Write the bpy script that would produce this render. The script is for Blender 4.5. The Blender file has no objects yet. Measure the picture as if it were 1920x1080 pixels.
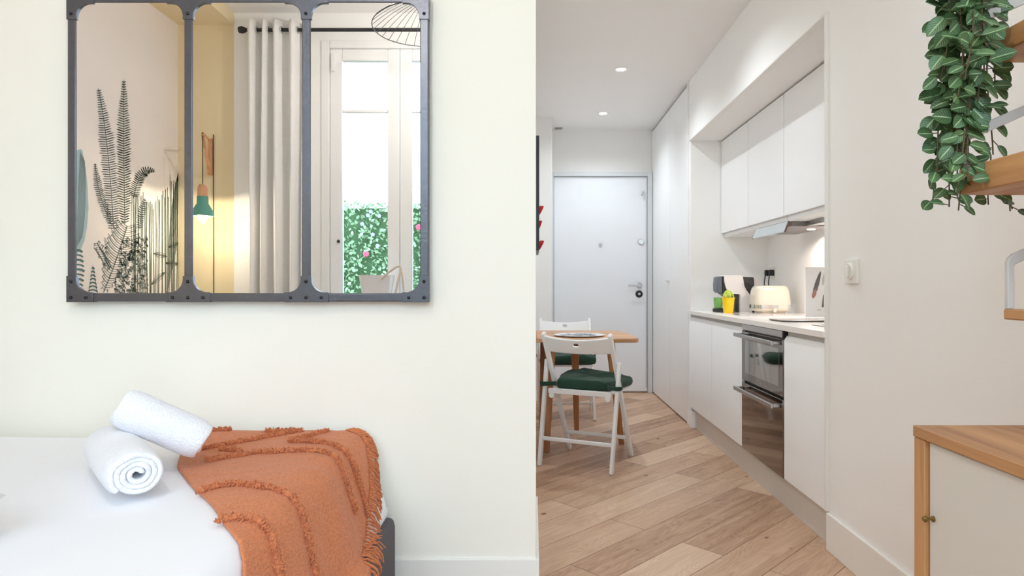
import bpy, math, random
from mathutils import Vector, Matrix, noise
random.seed(7)
R = math.radians
scene = bpy.context.scene
COL = scene.collection
H = 1.05          # camera height
F = 1200.0        # focal length in pixels of the 1920 wide frame

# ------------------------------------------------------------------ materials
def lin(c):
    c = c / 255.0
    return c / 12.92 if c <= 0.04045 else ((c + 0.055) / 1.055) ** 2.4
def rgb(r, g, b): return (lin(r), lin(g), lin(b), 1.0)

def new_mat(name):
    m = bpy.data.materials.new(name); m.use_nodes = True
    nt = m.node_tree
    return m, nt, nt.nodes['Principled BSDF']

def plain(name, c, rough=0.5, metal=0.0, var=0.03, scale=6.0, bump=0.0, bscale=200.0, spec=0.5, coat=0.0, sheen=0.0, stretch=None):
    """one colour with faint noise variation and an optional fine bump"""
    m, nt, b = new_mat(name); N = nt.nodes; L = nt.links
    tc = N.new('ShaderNodeTexCoord')
    nz = N.new('ShaderNodeTexNoise'); nz.inputs['Scale'].default_value = scale; nz.inputs['Detail'].default_value = 3
    L.new(tc.outputs['Object'], nz.inputs['Vector'])
    mx = N.new('ShaderNodeMix'); mx.data_type = 'RGBA'
    base = rgb(*c)
    mx.inputs['A'].default_value = tuple(max(0, v * (1 - var)) for v in base[:3]) + (1,)
    mx.inputs['B'].default_value = tuple(min(1, v * (1 + var)) for v in base[:3]) + (1,)
    L.new(nz.outputs['Fac'], mx.inputs['Factor'])
    L.new(mx.outputs['Result'], b.inputs['Base Color'])
    b.inputs['Roughness'].default_value = rough; b.inputs['Metallic'].default_value = metal
    b.inputs['Specular IOR Level'].default_value = spec
    b.inputs['Coat Weight'].default_value = coat
    b.inputs['Sheen Weight'].default_value = sheen
    if bump:
        n2 = N.new('ShaderNodeTexNoise'); n2.inputs['Scale'].default_value = bscale; n2.inputs['Detail'].default_value = 2
        if stretch:
            mp = N.new('ShaderNodeMapping'); mp.inputs['Scale'].default_value = stretch
            L.new(tc.outputs['Object'], mp.inputs['Vector']); L.new(mp.outputs['Vector'], n2.inputs['Vector'])
        else:
            L.new(tc.outputs['Object'], n2.inputs['Vector'])
        bp = N.new('ShaderNodeBump'); bp.inputs['Strength'].default_value = bump; bp.inputs['Distance'].default_value = 0.004
        L.new(n2.outputs['Fac'], bp.inputs['Height']); L.new(bp.outputs['Normal'], b.inputs['Normal'])
    return m

def wood(name, c1, c2, axis, rough=0.45, scale=1.0):
    """straight grained timber, grain running along the axis 0, 1 or 2"""
    m, nt, b = new_mat(name); N = nt.nodes; L = nt.links
    tc = N.new('ShaderNodeTexCoord'); mp = N.new('ShaderNodeMapping')
    s = [38 * scale] * 3; s[axis] = 2.2 * scale
    mp.inputs['Scale'].default_value = s
    L.new(tc.outputs['Object'], mp.inputs['Vector'])
    nz = N.new('ShaderNodeTexNoise'); nz.inputs['Scale'].default_value = 1.0; nz.inputs['Detail'].default_value = 5; nz.inputs['Distortion'].default_value = 0.6
    L.new(mp.outputs['Vector'], nz.inputs['Vector'])
    s2 = [7 * scale] * 3; s2[axis] = 0.9 * scale
    mp2 = N.new('ShaderNodeMapping'); mp2.inputs['Scale'].default_value = s2
    L.new(tc.outputs['Object'], mp2.inputs['Vector'])
    nz2 = N.new('ShaderNodeTexNoise'); nz2.inputs['Scale'].default_value = 1.0; nz2.inputs['Detail'].default_value = 2
    L.new(mp2.outputs['Vector'], nz2.inputs['Vector'])
    ad = N.new('ShaderNodeMath'); ad.operation = 'ADD'
    L.new(nz.outputs['Fac'], ad.inputs[0]); L.new(nz2.outputs['Fac'], ad.inputs[1])
    rp = N.new('ShaderNodeValToRGB')
    rp.color_ramp.elements[0].position = 0.62; rp.color_ramp.elements[0].color = rgb(*c1)
    rp.color_ramp.elements[1].position = 1.32; rp.color_ramp.elements[1].color = rgb(*c2)
    dv = N.new('ShaderNodeMath'); dv.operation = 'MULTIPLY'; dv.inputs[1].default_value = 1.0
    L.new(ad.outputs[0], dv.inputs[0]); 
    mr = N.new('ShaderNodeMapRange'); mr.inputs['From Min'].default_value = 0.7; mr.inputs['From Max'].default_value = 1.3
    L.new(dv.outputs[0], mr.inputs['Value'])
    rp.color_ramp.elements[0].position = 0.05; rp.color_ramp.elements[1].position = 0.95
    L.new(mr.outputs['Result'], rp.inputs['Fac']); L.new(rp.outputs['Color'], b.inputs['Base Color'])
    b.inputs['Roughness'].default_value = rough
    return m

def emitter(name, c, strength):
    m = bpy.data.materials.new(name); m.use_nodes = True; nt = m.node_tree
    nt.nodes.remove(nt.nodes['Principled BSDF'])
    e = nt.nodes.new('ShaderNodeEmission'); e.inputs['Color'].default_value = rgb(*c); e.inputs['Strength'].default_value = strength
    nt.links.new(e.outputs[0], nt.nodes['Material Output'].inputs['Surface'])
    return m

def pane_mat():
    m = bpy.data.materials.new('window_glass'); m.use_nodes = True; nt = m.node_tree
    nt.nodes.remove(nt.nodes['Principled BSDF'])
    t = nt.nodes.new('ShaderNodeBsdfTransparent'); g = nt.nodes.new('ShaderNodeBsdfGlossy'); g.inputs['Roughness'].default_value = 0.0
    f = nt.nodes.new('ShaderNodeFresnel'); f.inputs['IOR'].default_value = 1.3
    mx = nt.nodes.new('ShaderNodeMixShader')
    nt.links.new(f.outputs[0], mx.inputs[0]); nt.links.new(t.outputs[0], mx.inputs[1]); nt.links.new(g.outputs[0], mx.inputs[2])
    nt.links.new(mx.outputs[0], nt.nodes['Material Output'].inputs['Surface'])
    return m

def floor_mat():
    m, nt, b = new_mat('oak_floor_planks'); N = nt.nodes; L = nt.links
    tc = N.new('ShaderNodeTexCoord'); mp = N.new('ShaderNodeMapping'); mp.inputs['Rotation'].default_value = (0, 0, R(-45))
    mp.inputs['Location'].default_value = (0.31, 0.055, 0)
    L.new(tc.outputs['Object'], mp.inputs['Vector'])
    br = N.new('ShaderNodeTexBrick'); br.offset = 0.37; br.offset_frequency = 2; br.squash = 1.0
    br.inputs['Scale'].default_value = 1.0; br.inputs['Brick Width'].default_value = 1.3; br.inputs['Row Height'].default_value = 0.185
    br.inputs['Mortar Size'].default_value = 0.0016; br.inputs['Mortar Smooth'].default_value = 0.3; br.inputs['Bias'].default_value = 0.0
    br.inputs['Color1'].default_value = (0, 0, 0, 1); br.inputs['Color2'].default_value = (1, 1, 1, 1); br.inputs['Mortar'].default_value = (0.5, 0.5, 0.5, 1)
    L.new(mp.outputs['Vector'], br.inputs['Vector'])
    # every board gets its own stretch of grain
    sc = N.new('ShaderNodeVectorMath'); sc.operation = 'SCALE'; sc.inputs['Scale'].default_value = 37.0
    L.new(br.outputs['Color'], sc.inputs[0])
    ad = N.new('ShaderNodeVectorMath'); ad.operation = 'ADD'
    L.new(mp.outputs['Vector'], ad.inputs[0]); L.new(sc.outputs[0], ad.inputs[1])
    m1 = N.new('ShaderNodeMapping'); m1.inputs['Scale'].default_value = (2.2, 26, 1); L.new(ad.outputs[0], m1.inputs['Vector'])
    n1 = N.new('ShaderNodeTexNoise'); n1.inputs['Scale'].default_value = 1.0; n1.inputs['Detail'].default_value = 6; n1.inputs['Roughness'].default_value = 0.65; n1.inputs['Distortion'].default_value = 0.8
    L.new(m1.outputs['Vector'], n1.inputs['Vector'])
    # cathedral figure
    m2 = N.new('ShaderNodeMapping'); m2.inputs['Scale'].default_value = (1.3, 9, 1); L.new(ad.outputs[0], m2.inputs['Vector'])
    n2 = N.new('ShaderNodeTexNoise'); n2.inputs['Scale'].default_value = 1.0; n2.inputs['Detail'].default_value = 2; n2.inputs['Distortion'].default_value = 0.4
    L.new(m2.outputs['Vector'], n2.inputs['Vector'])
    mu = N.new('ShaderNodeMath'); mu.operation = 'MULTIPLY'; mu.inputs[1].default_value = 150.0; L.new(n2.outputs['Fac'], mu.inputs[0])
    si = N.new('ShaderNodeMath'); si.operation = 'SINE'; L.new(mu.outputs[0], si.inputs[0])
    si2 = N.new('ShaderNodeMath'); si2.operation = 'MULTIPLY'; si2.inputs[1].default_value = 0.042; L.new(si.outputs[0], si2.inputs[0])
    g = N.new('ShaderNodeMath'); g.operation = 'ADD'; n1m = N.new('ShaderNodeMath'); n1m.operation = 'MULTIPLY_ADD'; n1m.inputs[1].default_value = 0.6; n1m.inputs[2].default_value = 0.2; L.new(n1.outputs['Fac'], n1m.inputs[0]); L.new(n1m.outputs[0], g.inputs[0]); L.new(si2.outputs[0], g.inputs[1])
    bw = N.new('ShaderNodeSeparateColor'); L.new(br.outputs['Color'], bw.inputs[0])
    rt = N.new('ShaderNodeMath'); rt.operation = 'MULTIPLY_ADD'; rt.inputs[1].default_value = 0.42; L.new(bw.outputs[0], rt.inputs[0]); L.new(g.outputs[0], rt.inputs[2])
    rp = N.new('ShaderNodeValToRGB'); cr = rp.color_ramp
    cr.elements[0].position = 0.34; cr.elements[0].color = rgb(*FLOOR_C[0])
    cr.elements[1].position = 0.98; cr.elements[1].color = rgb(*FLOOR_C[3])
    e = cr.elements.new(0.52); e.color = rgb(*FLOOR_C[1])
    e = cr.elements.new(0.72); e.color = rgb(*FLOOR_C[2])
    L.new(rt.outputs[0], rp.inputs['Fac'])
    # knots
    vo = N.new('ShaderNodeTexVoronoi'); vo.voronoi_dimensions = '2D'; vo.inputs['Scale'].default_value = 3.9; vo.inputs['Randomness'].default_value = 1.0
    m3 = N.new('ShaderNodeMapping'); m3.inputs['Scale'].default_value = (0.62, 1.1, 1); L.new(mp.outputs['Vector'], m3.inputs['Vector']); L.new(m3.outputs['Vector'], vo.inputs['Vector'])
    kn = N.new('ShaderNodeMapRange'); kn.inputs['From Min'].default_value = 0.02; kn.inputs['From Max'].default_value = 0.06; vs_ = N.new('ShaderNodeSeparateColor'); L.new(vo.outputs['Color'], vs_.inputs[0])
    vg = N.new('ShaderNodeMath'); vg.operation = 'LESS_THAN'; vg.inputs[1].default_value = 0.62; L.new(vs_.outputs[0], vg.inputs[0])
    va = N.new('ShaderNodeMath'); va.operation = 'MULTIPLY_ADD'; va.inputs[1].default_value = 0.035; L.new(vs_.outputs[1], va.inputs[0])
    vd = N.new('ShaderNodeMath'); vd.operation = 'ADD'; L.new(vo.outputs['Distance'], va.inputs[2]); L.new(va.outputs[0], vd.inputs[0]); L.new(vg.outputs[0], vd.inputs[1])
    L.new(vd.outputs[0], kn.inputs['Value'])
    mk = N.new('ShaderNodeMix'); mk.data_type = 'RGBA'; mk.inputs['A'].default_value = rgb(105, 72, 52); L.new(kn.outputs['Result'], mk.inputs['Factor']); L.new(rp.outputs['Color'], mk.inputs['B'])
    ms = N.new('ShaderNodeMix'); ms.data_type = 'RGBA'; ms.inputs['B'].default_value = rgb(96, 68, 50); L.new(br.outputs['Fac'], ms.inputs['Factor']); L.new(mk.outputs['Result'], ms.inputs['A'])
    L.new(ms.outputs['Result'], b.inputs['Base Color'])
    b.inputs['Roughness'].default_value = 0.42; b.inputs['Specular IOR Level'].default_value = 0.35
    bp = N.new('ShaderNodeBump'); bp.inputs['Strength'].default_value = 0.12; bp.inputs['Distance'].default_value = 0.002
    L.new(n1.outputs['Fac'], bp.inputs['Height']); L.new(bp.outputs['Normal'], b.inputs['Normal'])
    return m
FLOOR_C = [(120, 88, 66), (172, 135, 108), (198, 163, 135), (220, 190, 162)]

def leaf_mat():
    m, nt, b = new_mat('veined_leaf'); N = nt.nodes; L = nt.links
    uv = N.new('ShaderNodeUVMap'); sp = N.new('ShaderNodeSeparateXYZ'); L.new(uv.outputs[0], sp.inputs[0])
    av = N.new('ShaderNodeMath'); av.operation = 'ABSOLUTE'
    sv = N.new('ShaderNodeMath'); sv.operation = 'SUBTRACT'; sv.inputs[1].default_value = 0.5; L.new(sp.outputs['Y'], sv.inputs[0]); L.new(sv.outputs[0], av.inputs[0])
    t = N.new('ShaderNodeMath'); t.operation = 'MULTIPLY'; t.inputs[1].default_value = 8.0; L.new(sp.outputs['X'], t.inputs[0])
    t2 = N.new('ShaderNodeMath'); t2.operation = 'MULTIPLY_ADD'; t2.inputs[1].default_value = -6.0; L.new(av.outputs[0], t2.inputs[0]); L.new(t.outputs[0], t2.inputs[2])
    fr = N.new('ShaderNodeMath'); fr.operation = 'PINGPONG'; fr.inputs[1].default_value = 0.5; L.new(t2.outputs[0], fr.inputs[0])
    r1 = N.new('ShaderNodeMapRange'); r1.inputs['From Min'].default_value = 0.10; r1.inputs['From Max'].default_value = 0.03; L.new(fr.outputs[0], r1.inputs['Value'])
    r2 = N.new('ShaderNodeMapRange'); r2.inputs['From Min'].default_value = 0.06; r2.inputs['From Max'].default_value = 0.02; L.new(av.outputs[0], r2.inputs['Value'])
    ed = N.new('ShaderNodeMapRange'); ed.inputs['From Min'].default_value = 0.46; ed.inputs['From Max'].default_value = 0.36; L.new(av.outputs[0], ed.inputs['Value'])
    m1 = N.new('ShaderNodeMath'); m1.operation = 'MULTIPLY'; L.new(r1.outputs[0], m1.inputs[0]); L.new(ed.outputs[0], m1.inputs[1])
    m1b = N.new('ShaderNodeMath'); m1b.operation = 'MULTIPLY'; m1b.inputs[1].default_value = 0.75; L.new(m1.outputs[0], m1b.inputs[0])
    mxm = N.new('ShaderNodeMath'); mxm.operation = 'MAXIMUM'; L.new(m1b.outputs[0], mxm.inputs[0]); L.new(r2.outputs[0], mxm.inputs[1])
    tc = N.new('ShaderNodeTexCoord'); nz = N.new('ShaderNodeTexNoise'); nz.inputs['Scale'].default_value = 26; L.new(tc.outputs['Object'], nz.inputs['Vector'])
    rp = N.new('ShaderNodeValToRGB'); rp.color_ramp.elements[0].color = rgb(38, 70, 42); rp.color_ramp.elements[1].color = rgb(82, 116, 64)
    rp.color_ramp.elements[0].position = 0.3; rp.color_ramp.elements[1].position = 0.75
    L.new(nz.outputs['Fac'], rp.inputs['Fac'])
    mx = N.new('ShaderNodeMix'); mx.data_type = 'RGBA'; mx.inputs['B'].default_value = rgb(168, 192, 146)
    L.new(mxm.outputs[0], mx.inputs['Factor']); L.new(rp.outputs['Color'], mx.inputs['A']); L.new(mx.outputs['Result'], b.inputs['Base Color'])
    b.inputs['Roughness'].default_value = 0.45
    return m

M = {}
M['cream'] = plain('cream_wall_paint', (246, 243, 233), 0.9, var=0.01, bump=0.05, bscale=160, spec=0.2)
M['white'] = plain('white_wall_paint', (246, 245, 243), 0.88, var=0.01, bump=0.05, bscale=160, spec=0.2)
M['yellow'] = plain('warm_yellow_tone', (234, 218, 182), 0.9, var=0.015, bump=0.04, bscale=160, spec=0.2)  # one even warm yellow for the alcove wall and the soffit
M['ceil'] = plain('ceiling_paint', (243, 241, 239), 0.92, var=0.01, spec=0.2)
M['paper'] = plain('pale_wallpaper', (240, 233, 230), 0.85, var=0.02, spec=0.2)
M['trim'] = plain('white_trim_paint', (240, 238, 234), 0.5, var=0.01)
M['lacquer'] = plain('white_lacquer', (244, 244, 244), 0.32, var=0.01)
M['door'] = plain('white_door_paint', (238, 241, 246), 0.45, var=0.01)
M['gap'] = plain('shadow_gap_black', (40, 40, 42), 0.9)  # near-black colour standing in for shade in gaps and behind panels
M['counter'] = plain('white_quartz', (240, 236, 232), 0.3, var=0.02, scale=60)
M['steel'] = plain('brushed_steel', (188, 188, 188), 0.28, metal=1.0, var=0.05, scale=20, bump=0.06, bscale=40, stretch=(1, 30, 1))
M['chrome'] = plain('chrome', (215, 215, 215), 0.12, metal=1.0)
M['ovenglass'] = plain('mirror_oven_glass', (150, 144, 140), 0.05, metal=1.0, var=0.01)
M['dark'] = plain('black_plastic', (26, 26, 28), 0.4)
M['floor'] = floor_mat()
M['iron'] = plain('riveted_iron', (104, 105, 112), 0.36, metal=0.8, var=0.15, scale=30, bump=0.15, bscale=90)
M['rivet'] = plain('rivet_iron', (62, 62, 66), 0.3, metal=0.9)
M['linen'] = plain('white_bed_linen', (240, 240, 244), 0.85, var=0.01, bump=0.05, bscale=700, sheen=0.2)
M['grey'] = plain('charcoal_upholstery', (92, 88, 94), 0.9, var=0.06, scale=40, bump=0.15, bscale=600)
M['towel'] = plain('white_terry', (243, 243, 248), 0.95, var=0.02, bump=0.9, bscale=260, sheen=0.4)
M['pine'] = wood('table_oak', (170, 122, 82), (216, 168, 124), 0)
M['pineleg'] = wood('leg_oak', (150, 96, 58), (196, 138, 88), 2)
M['oak'] = wood('oak_board', (160, 108, 64), (212, 160, 108), 1)
M['oakv'] = wood('oak_upright', (164, 112, 68), (212, 160, 108), 2)
M['chair'] = plain('white_chair_paint', (238, 237, 236), 0.42, var=0.02)
M['cushion'] = plain('dark_green_cotton', (28, 62, 46), 0.9, var=0.12, scale=25, bump=0.2, bscale=500, sheen=0.1)
M['brass'] = plain('aged_brass', (150, 124, 76), 0.3, metal=1.0)
M['metalwhite'] = plain('white_powder_coat', (206, 204, 203), 0.5)
M['plastic'] = plain('white_plastic', (240, 238, 232), 0.35, var=0.01)
M['toaster'] = plain('cream_enamel', (226, 216, 200), 0.25, var=0.01, coat=0.3)
M['yellowpot'] = plain('yellow_enamel', (246, 206, 20), 0.4)
M['greencup'] = plain('green_plastic', (122, 178, 98), 0.35)
M['lime'] = plain('lime_ribbon', (190, 214, 90), 0.5)
M['slate'] = plain('blue_grey_plastic', (98, 106, 116), 0.4)
M['paperwhite'] = plain('white_board', (240, 237, 235), 0.7, var=0.01)
M['ink'] = plain('grey_ink', (110, 104, 104), 0.8, var=0.35, scale=70)
M['inkpink'] = plain('dusky_ink', (172, 128, 118), 0.8, var=0.3, scale=70)
M['hobglass'] = plain('white_hob_glass', (236, 232, 230), 0.08, var=0.01)
M['visor'] = plain('frosted_visor', (196, 204, 208), 0.35, var=0.05)
M['visoredge'] = plain('visor_edge_brown', (120, 96, 84), 0.4)
M['red'] = plain('red_lacquer_petal', (196, 36, 40), 0.4)
M['curtain'] = plain('linen_curtain', (238, 236, 234), 0.95, var=0.04, scale=30, bump=0.25, bscale=500, sheen=0.2)
M['rod'] = plain('black_iron_rod', (34, 34, 36), 0.45)
M['upvc'] = plain('white_window_frame', (240, 240, 240), 0.4, var=0.01)
M['glass'] = pane_mat()
M['lampwood'] = wood('lamp_beech', (190, 136, 98), (226, 176, 136), 2)
M['lampgreen'] = plain('lamp_green', (92, 156, 142), 0.6)
M['bulb'] = emitter('warm_bulb', (255, 226, 176), 14.0)
M['spot'] = emitter('led_downlight', (255, 250, 240), 12.0)
M['basket'] = plain('white_enamel_basket', (244, 244, 246), 0.5)
M['rope'] = plain('pale_rope', (222, 210, 198), 0.9, var=0.1, scale=120, bump=0.4, bscale=300)
M['leaf'] = leaf_mat()
M['stem'] = plain('brown_green_stem', (86, 72, 44), 0.7)
M['pot'] = plain('white_ceramic', (230, 228, 224), 0.4)
M['ground'] = plain('terrace_concrete', (176, 172, 166), 0.9, var=0.1)
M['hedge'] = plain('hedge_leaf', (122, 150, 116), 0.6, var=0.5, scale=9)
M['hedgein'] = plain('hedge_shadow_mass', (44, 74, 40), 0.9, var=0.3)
M['pink'] = plain('pink_petal', (214, 52, 84), 0.6)
M['mauve'] = plain('pale_mauve_petal', (120, 122, 160), 0.6)
M['mur_fern'] = plain('print_slate_green', (112, 128, 128), 0.9, var=0.3, scale=14)
M['mur_dark'] = plain('print_dark_green', (100, 116, 106), 0.9, var=0.3, scale=14)
M['mur_blue'] = plain('print_pale_blue', (166, 192, 200), 0.9, var=0.12, scale=12)
M['mur_teal'] = plain('print_teal', (84, 122, 122), 0.9, var=0.2, scale=12)

def orange_mat(name, k):
    m, nt, b = new_mat(name); N = nt.nodes; L = nt.links
    uv = N.new('ShaderNodeTexCoord')
    mp = N.new('ShaderNodeMapping'); mp.inputs['Scale'].default_value = (110, 800, 800); L.new(uv.outputs['Object'], mp.inputs['Vector'])
    n1 = N.new('ShaderNodeTexNoise'); n1.inputs['Scale'].default_value = 1; n1.inputs['Detail'].default_value = 2; L.new(mp.outputs['Vector'], n1.inputs['Vector'])
    mp2 = N.new('ShaderNodeMapping'); mp2.inputs['Scale'].default_value = (800, 110, 110); L.new(uv.outputs['Object'], mp2.inputs['Vector'])
    n2 = N.new('ShaderNodeTexNoise'); n2.inputs['Scale'].default_value = 1; n2.inputs['Detail'].default_value = 2; L.new(mp2.outputs['Vector'], n2.inputs['Vector'])
    ad = N.new('ShaderNodeMath'); ad.operation = 'ADD'; L.new(n1.outputs['Fac'], ad.inputs[0]); L.new(n2.outputs['Fac'], ad.inputs[1])
    mr = N.new('ShaderNodeMapRange'); mr.inputs['From Min'].default_value = 0.75; mr.inputs['From Max'].default_value = 1.25; L.new(ad.outputs[0], mr.inputs['Value'])
    mx = N.new('ShaderNodeMix'); mx.data_type = 'RGBA'
    mx.inputs['A'].default_value = rgb(*[v * 0.89 * k for v in (206, 122, 78)]); mx.inputs['B'].default_value = rgb(*[min(255, v * 1.04 * k) for v in (214, 134, 90)])
    L.new(mr.outputs['Result'], mx.inputs['Factor']); L.new(mx.outputs['Result'], b.inputs['Base Color'])
    b.inputs['Roughness'].default_value = 0.95; b.inputs['Specular IOR Level'].default_value = 0.15; b.inputs['Sheen Weight'].default_value = 0.15
    bp = N.new('ShaderNodeBump'); bp.inputs['Strength'].default_value = 0.35; bp.inputs['Distance'].default_value = 0.002
    L.new(ad.outputs[0], bp.inputs['Height']); L.new(bp.outputs['Normal'], b.inputs['Normal'])
    return m
M['orange'] = orange_mat('orange_cotton', 1.0)
M['tuft'] = orange_mat('orange_chenille', 0.98)

def mirror_mat():
    m, nt, b = new_mat('mirror_silver'); b.inputs['Metallic'].default_value = 1; b.inputs['Roughness'].default_value = 0.0
    b.inputs['Base Color'].default_value = (0.97, 0.975, 0.97, 1)
    return m
M['mirror'] = mirror_mat()
def plate_mat():
    m, nt, b = new_mat('patterned_plate'); N = nt.nodes; L = nt.links
    tc = N.new('ShaderNodeTexCoord'); nz = N.new('ShaderNodeTexNoise'); nz.inputs['Scale'].default_value = 13; nz.inputs['Detail'].default_value = 5; nz.inputs['Distortion'].default_value = 1.5
    L.new(tc.outputs['Object'], nz.inputs['Vector'])
    ln = N.new('ShaderNodeVectorMath'); ln.operation = 'LENGTH'; L.new(tc.outputs['Object'], ln.inputs[0])
    mr = N.new('ShaderNodeMapRange'); mr.inputs['From Min'].default_value = 0.10; mr.inputs['From Max'].default_value = 0.17; mr.inputs['To Min'].default_value = 0.0; mr.inputs['To Max'].default_value = 0.22; L.new(ln.outputs['Value'], mr.inputs['Value'])
    ad = N.new('ShaderNodeMath'); ad.operation = 'ADD'; L.new(nz.outputs['Fac'], ad.inputs[0]); L.new(mr.outputs['Result'], ad.inputs[1])
    rp = N.new('ShaderNodeValToRGB'); rp.color_ramp.elements[0].position = 0.49; rp.color_ramp.elements[0].color = rgb(44, 52, 62); rp.color_ramp.elements[1].position = 0.57; rp.color_ramp.elements[1].color = rgb(232, 236, 240)
    L.new(ad.outputs[0], rp.inputs['Fac']); L.new(rp.outputs['Color'], b.inputs['Base Color']); b.inputs['Roughness'].default_value = 0.3
    return m
M['plate'] = plate_mat()

# ------------------------------------------------------------------ mesh helpers
class G:
    def __init__(s): s.v = []; s.f = []; s.uv = None
    def add(s, vs, fs):
        o = len(s.v); s.v += [tuple(v) for v in vs]; s.f += [tuple(i + o for i in f) for f in fs]; return s
    def box(s, x0, x1, y0, y1, z0, z1):
        x0, x1 = sorted((x0, x1)); y0, y1 = sorted((y0, y1)); z0, z1 = sorted((z0, z1))
        return s.add([(x0,y0,z0),(x1,y0,z0),(x1,y1,z0),(x0,y1,z0),(x0,y0,z1),(x1,y0,z1),(x1,y1,z1),(x0,y1,z1)],
                     [(0,3,2,1),(4,5,6,7),(0,1,5,4),(1,2,6,5),(2,3,7,6),(3,0,4,7)])
    def prism(s, poly, axis, a0, a1):
        n = len(poly)
        def P(p, a):
            if axis == 0: return (a, p[0], p[1])
            if axis == 1: return (p[0], a, p[1])
            return (p[0], p[1], a)
        vs = [P(p, a0) for p in poly] + [P(p, a1) for p in poly]
        fs = [tuple(range(n)), tuple(range(2*n-1, n-1, -1))] + [(i, (i+1) % n + 0, (i+1) % n + n, i + n) for i in range(n)]
        fs = [fs[0], fs[1]] + [(i + n, (i+1) % n + n, (i+1) % n, i) for i in range(n)]
        return s.add(vs, fs)
    def tube(s, pts, r, n=8, closed=False, flat=1.0):
        pts = [Vector(p) for p in pts]; k = len(pts); rs = r if isinstance(r, (list, tuple)) else [r] * k
        t0 = (pts[1] - pts[0]).normalized(); up = Vector((0, 0, 1)) if abs(t0.z) < 0.9 else Vector((1, 0, 0))
        u = t0.cross(up).normalized(); vs = []
        for i, p in enumerate(pts):
            a = pts[i-1] if (i or closed) else pts[i]; c = pts[(i+1) % k] if (i < k-1 or closed) else pts[i]
            t = (c - a)
            t = t.normalized() if t.length > 1e-9 else t0
            u = (u - t * u.dot(t)).normalized(); w = t.cross(u)
            for j in range(n):
                q = 2 * math.pi * j / n
                vs.append(p + u * math.cos(q) * rs[i] + w * math.sin(q) * rs[i] * flat)
        fs = []
        for i in range(k if closed else k - 1):
            i2 = (i + 1) % k
            for j in range(n):
                fs.append((i*n+j, i*n+(j+1) % n, i2*n+(j+1) % n, i2*n+j))
        if not closed: fs += [tuple(range(n-1, -1, -1)), tuple((k-1)*n + j for j in range(n))]
        return s.add(vs, fs)
    def bar(s, p, q, a, b, up=(0, 0, 1)):
        """rectangular bar from p to q, a wide sideways, b along up"""
        p, q = Vector(p), Vector(q); t = (q - p).normalized(); u = t.cross(Vector(up)).normalized(); w = u.cross(t)
        vs = [c + u * sa * a / 2 + w * sb * b / 2 for c in (p, q) for sa, sb in ((-1,-1),(1,-1),(1,1),(-1,1))]
        return s.add(vs, [(0,1,2,3),(7,6,5,4),(0,4,5,1),(1,5,6,2),(2,6,7,3),(3,7,4,0)])
    def lathe(s, prof, c=(0,0,0), n=32, mat=None):
        vs = []; c = Vector(c)
        for r, z in prof:
            for j in range(n):
                q = 2 * math.pi * j / n; v = Vector((r * math.cos(q), r * math.sin(q), z))
                if mat: v = mat @ v
                vs.append(c + v)
        fs = [(i*n+j, i*n+(j+1) % n, (i+1)*n+(j+1) % n, (i+1)*n+j) for i in range(len(prof)-1) for j in range(n)]
        fs += [tuple(range(n-1, -1, -1)), tuple((len(prof)-1)*n + j for j in range(n))]
        return s.add(vs, fs)
    def loft(s, rings):
        n = len(rings[0]); vs = [p for r in rings for p in r]
        fs = [(i*n+j, i*n+(j+1) % n, (i+1)*n+(j+1) % n, (i+1)*n+j) for i in range(len(rings)-1) for j in range(n)]
        fs += [tuple(range(n-1, -1, -1)), tuple((len(rings)-1)*n + j for j in range(n))]
        return s.add(vs, fs)
    def grid(s, fn, nu, nv):
        vs = [fn(i / nu, j / nv) for i in range(nu+1) for j in range(nv+1)]
        return s.add(vs, [(i*(nv+1)+j, (i+1)*(nv+1)+j, (i+1)*(nv+1)+j+1, i*(nv+1)+j+1) for i in range(nu) for j in range(nv)])
    def sphere(s, c, r, n=16, m=10, sc=(1,1,1)):
        prof = [(max(1e-4, math.sin(math.pi*i/m)) * r, -math.cos(math.pi*i/m) * r) for i in range(m+1)]
        return s.lathe(prof, c, n, Matrix.Diagonal(sc))

def rrect(cx, cy, hx, hy, r, z, k=5):
    pts = []
    r = min(r, hx*0.999, hy*0.999)
    for sx, sy, a0 in ((1,1,0),(-1,1,90),(-1,-1,180),(1,-1,270)):
        for i in range(k+1):
            a = R(a0 + 90*i/k); pts.append((cx + sx*(hx-r) + r*math.cos(a), cy + sy*(hy-r) + r*math.sin(a), z))
    return pts

def origin(o):
    v = Vector((0,0,0))
    while o: v += o.location; o = o.parent
    return v
def obj(name, g, m, parent=None, bevel=0.0, sub=0, solid=0.0, angle=35, local=False, seg=2, solid_off=-1):
    me = bpy.data.meshes.new(name)
    vs = g.v
    if parent is not None and not local:
        o0 = origin(parent); vs = [(v[0]-o0.x, v[1]-o0.y, v[2]-o0.z) for v in vs]
    me.from_pydata(vs, [], g.f); me.update()
    if g.uv:
        ul = me.uv_layers.new(name='UVMap')
        for l in me.loops: ul.data[l.index].uv = g.uv[l.vertex_index]
    me.materials.append(m)
    import bmesh
    bm = bmesh.new(); bm.from_mesh(me); bmesh.ops.recalc_face_normals(bm, faces=bm.faces); bm.to_mesh(me); bm.free()
    for p in me.polygons: p.use_smooth = True
    me.set_sharp_from_angle(angle=R(angle))
    o = bpy.data.objects.new(name, me); COL.objects.link(o)
    if parent is not None: o.parent = parent
    if solid:
        md = o.modifiers.new('Solidify', 'SOLIDIFY'); md.thickness = solid; md.offset = solid_off
    if bevel:
        md = o.modifiers.new('Bevel', 'BEVEL'); md.width = bevel; md.segments = seg; md.limit_method = 'ANGLE'; md.angle_limit = R(40)
        md.harden_normals = False
    if sub:
        md = o.modifiers.new('Subdivision', 'SUBSURF'); md.levels = sub; md.render_levels = sub
    return o
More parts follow.
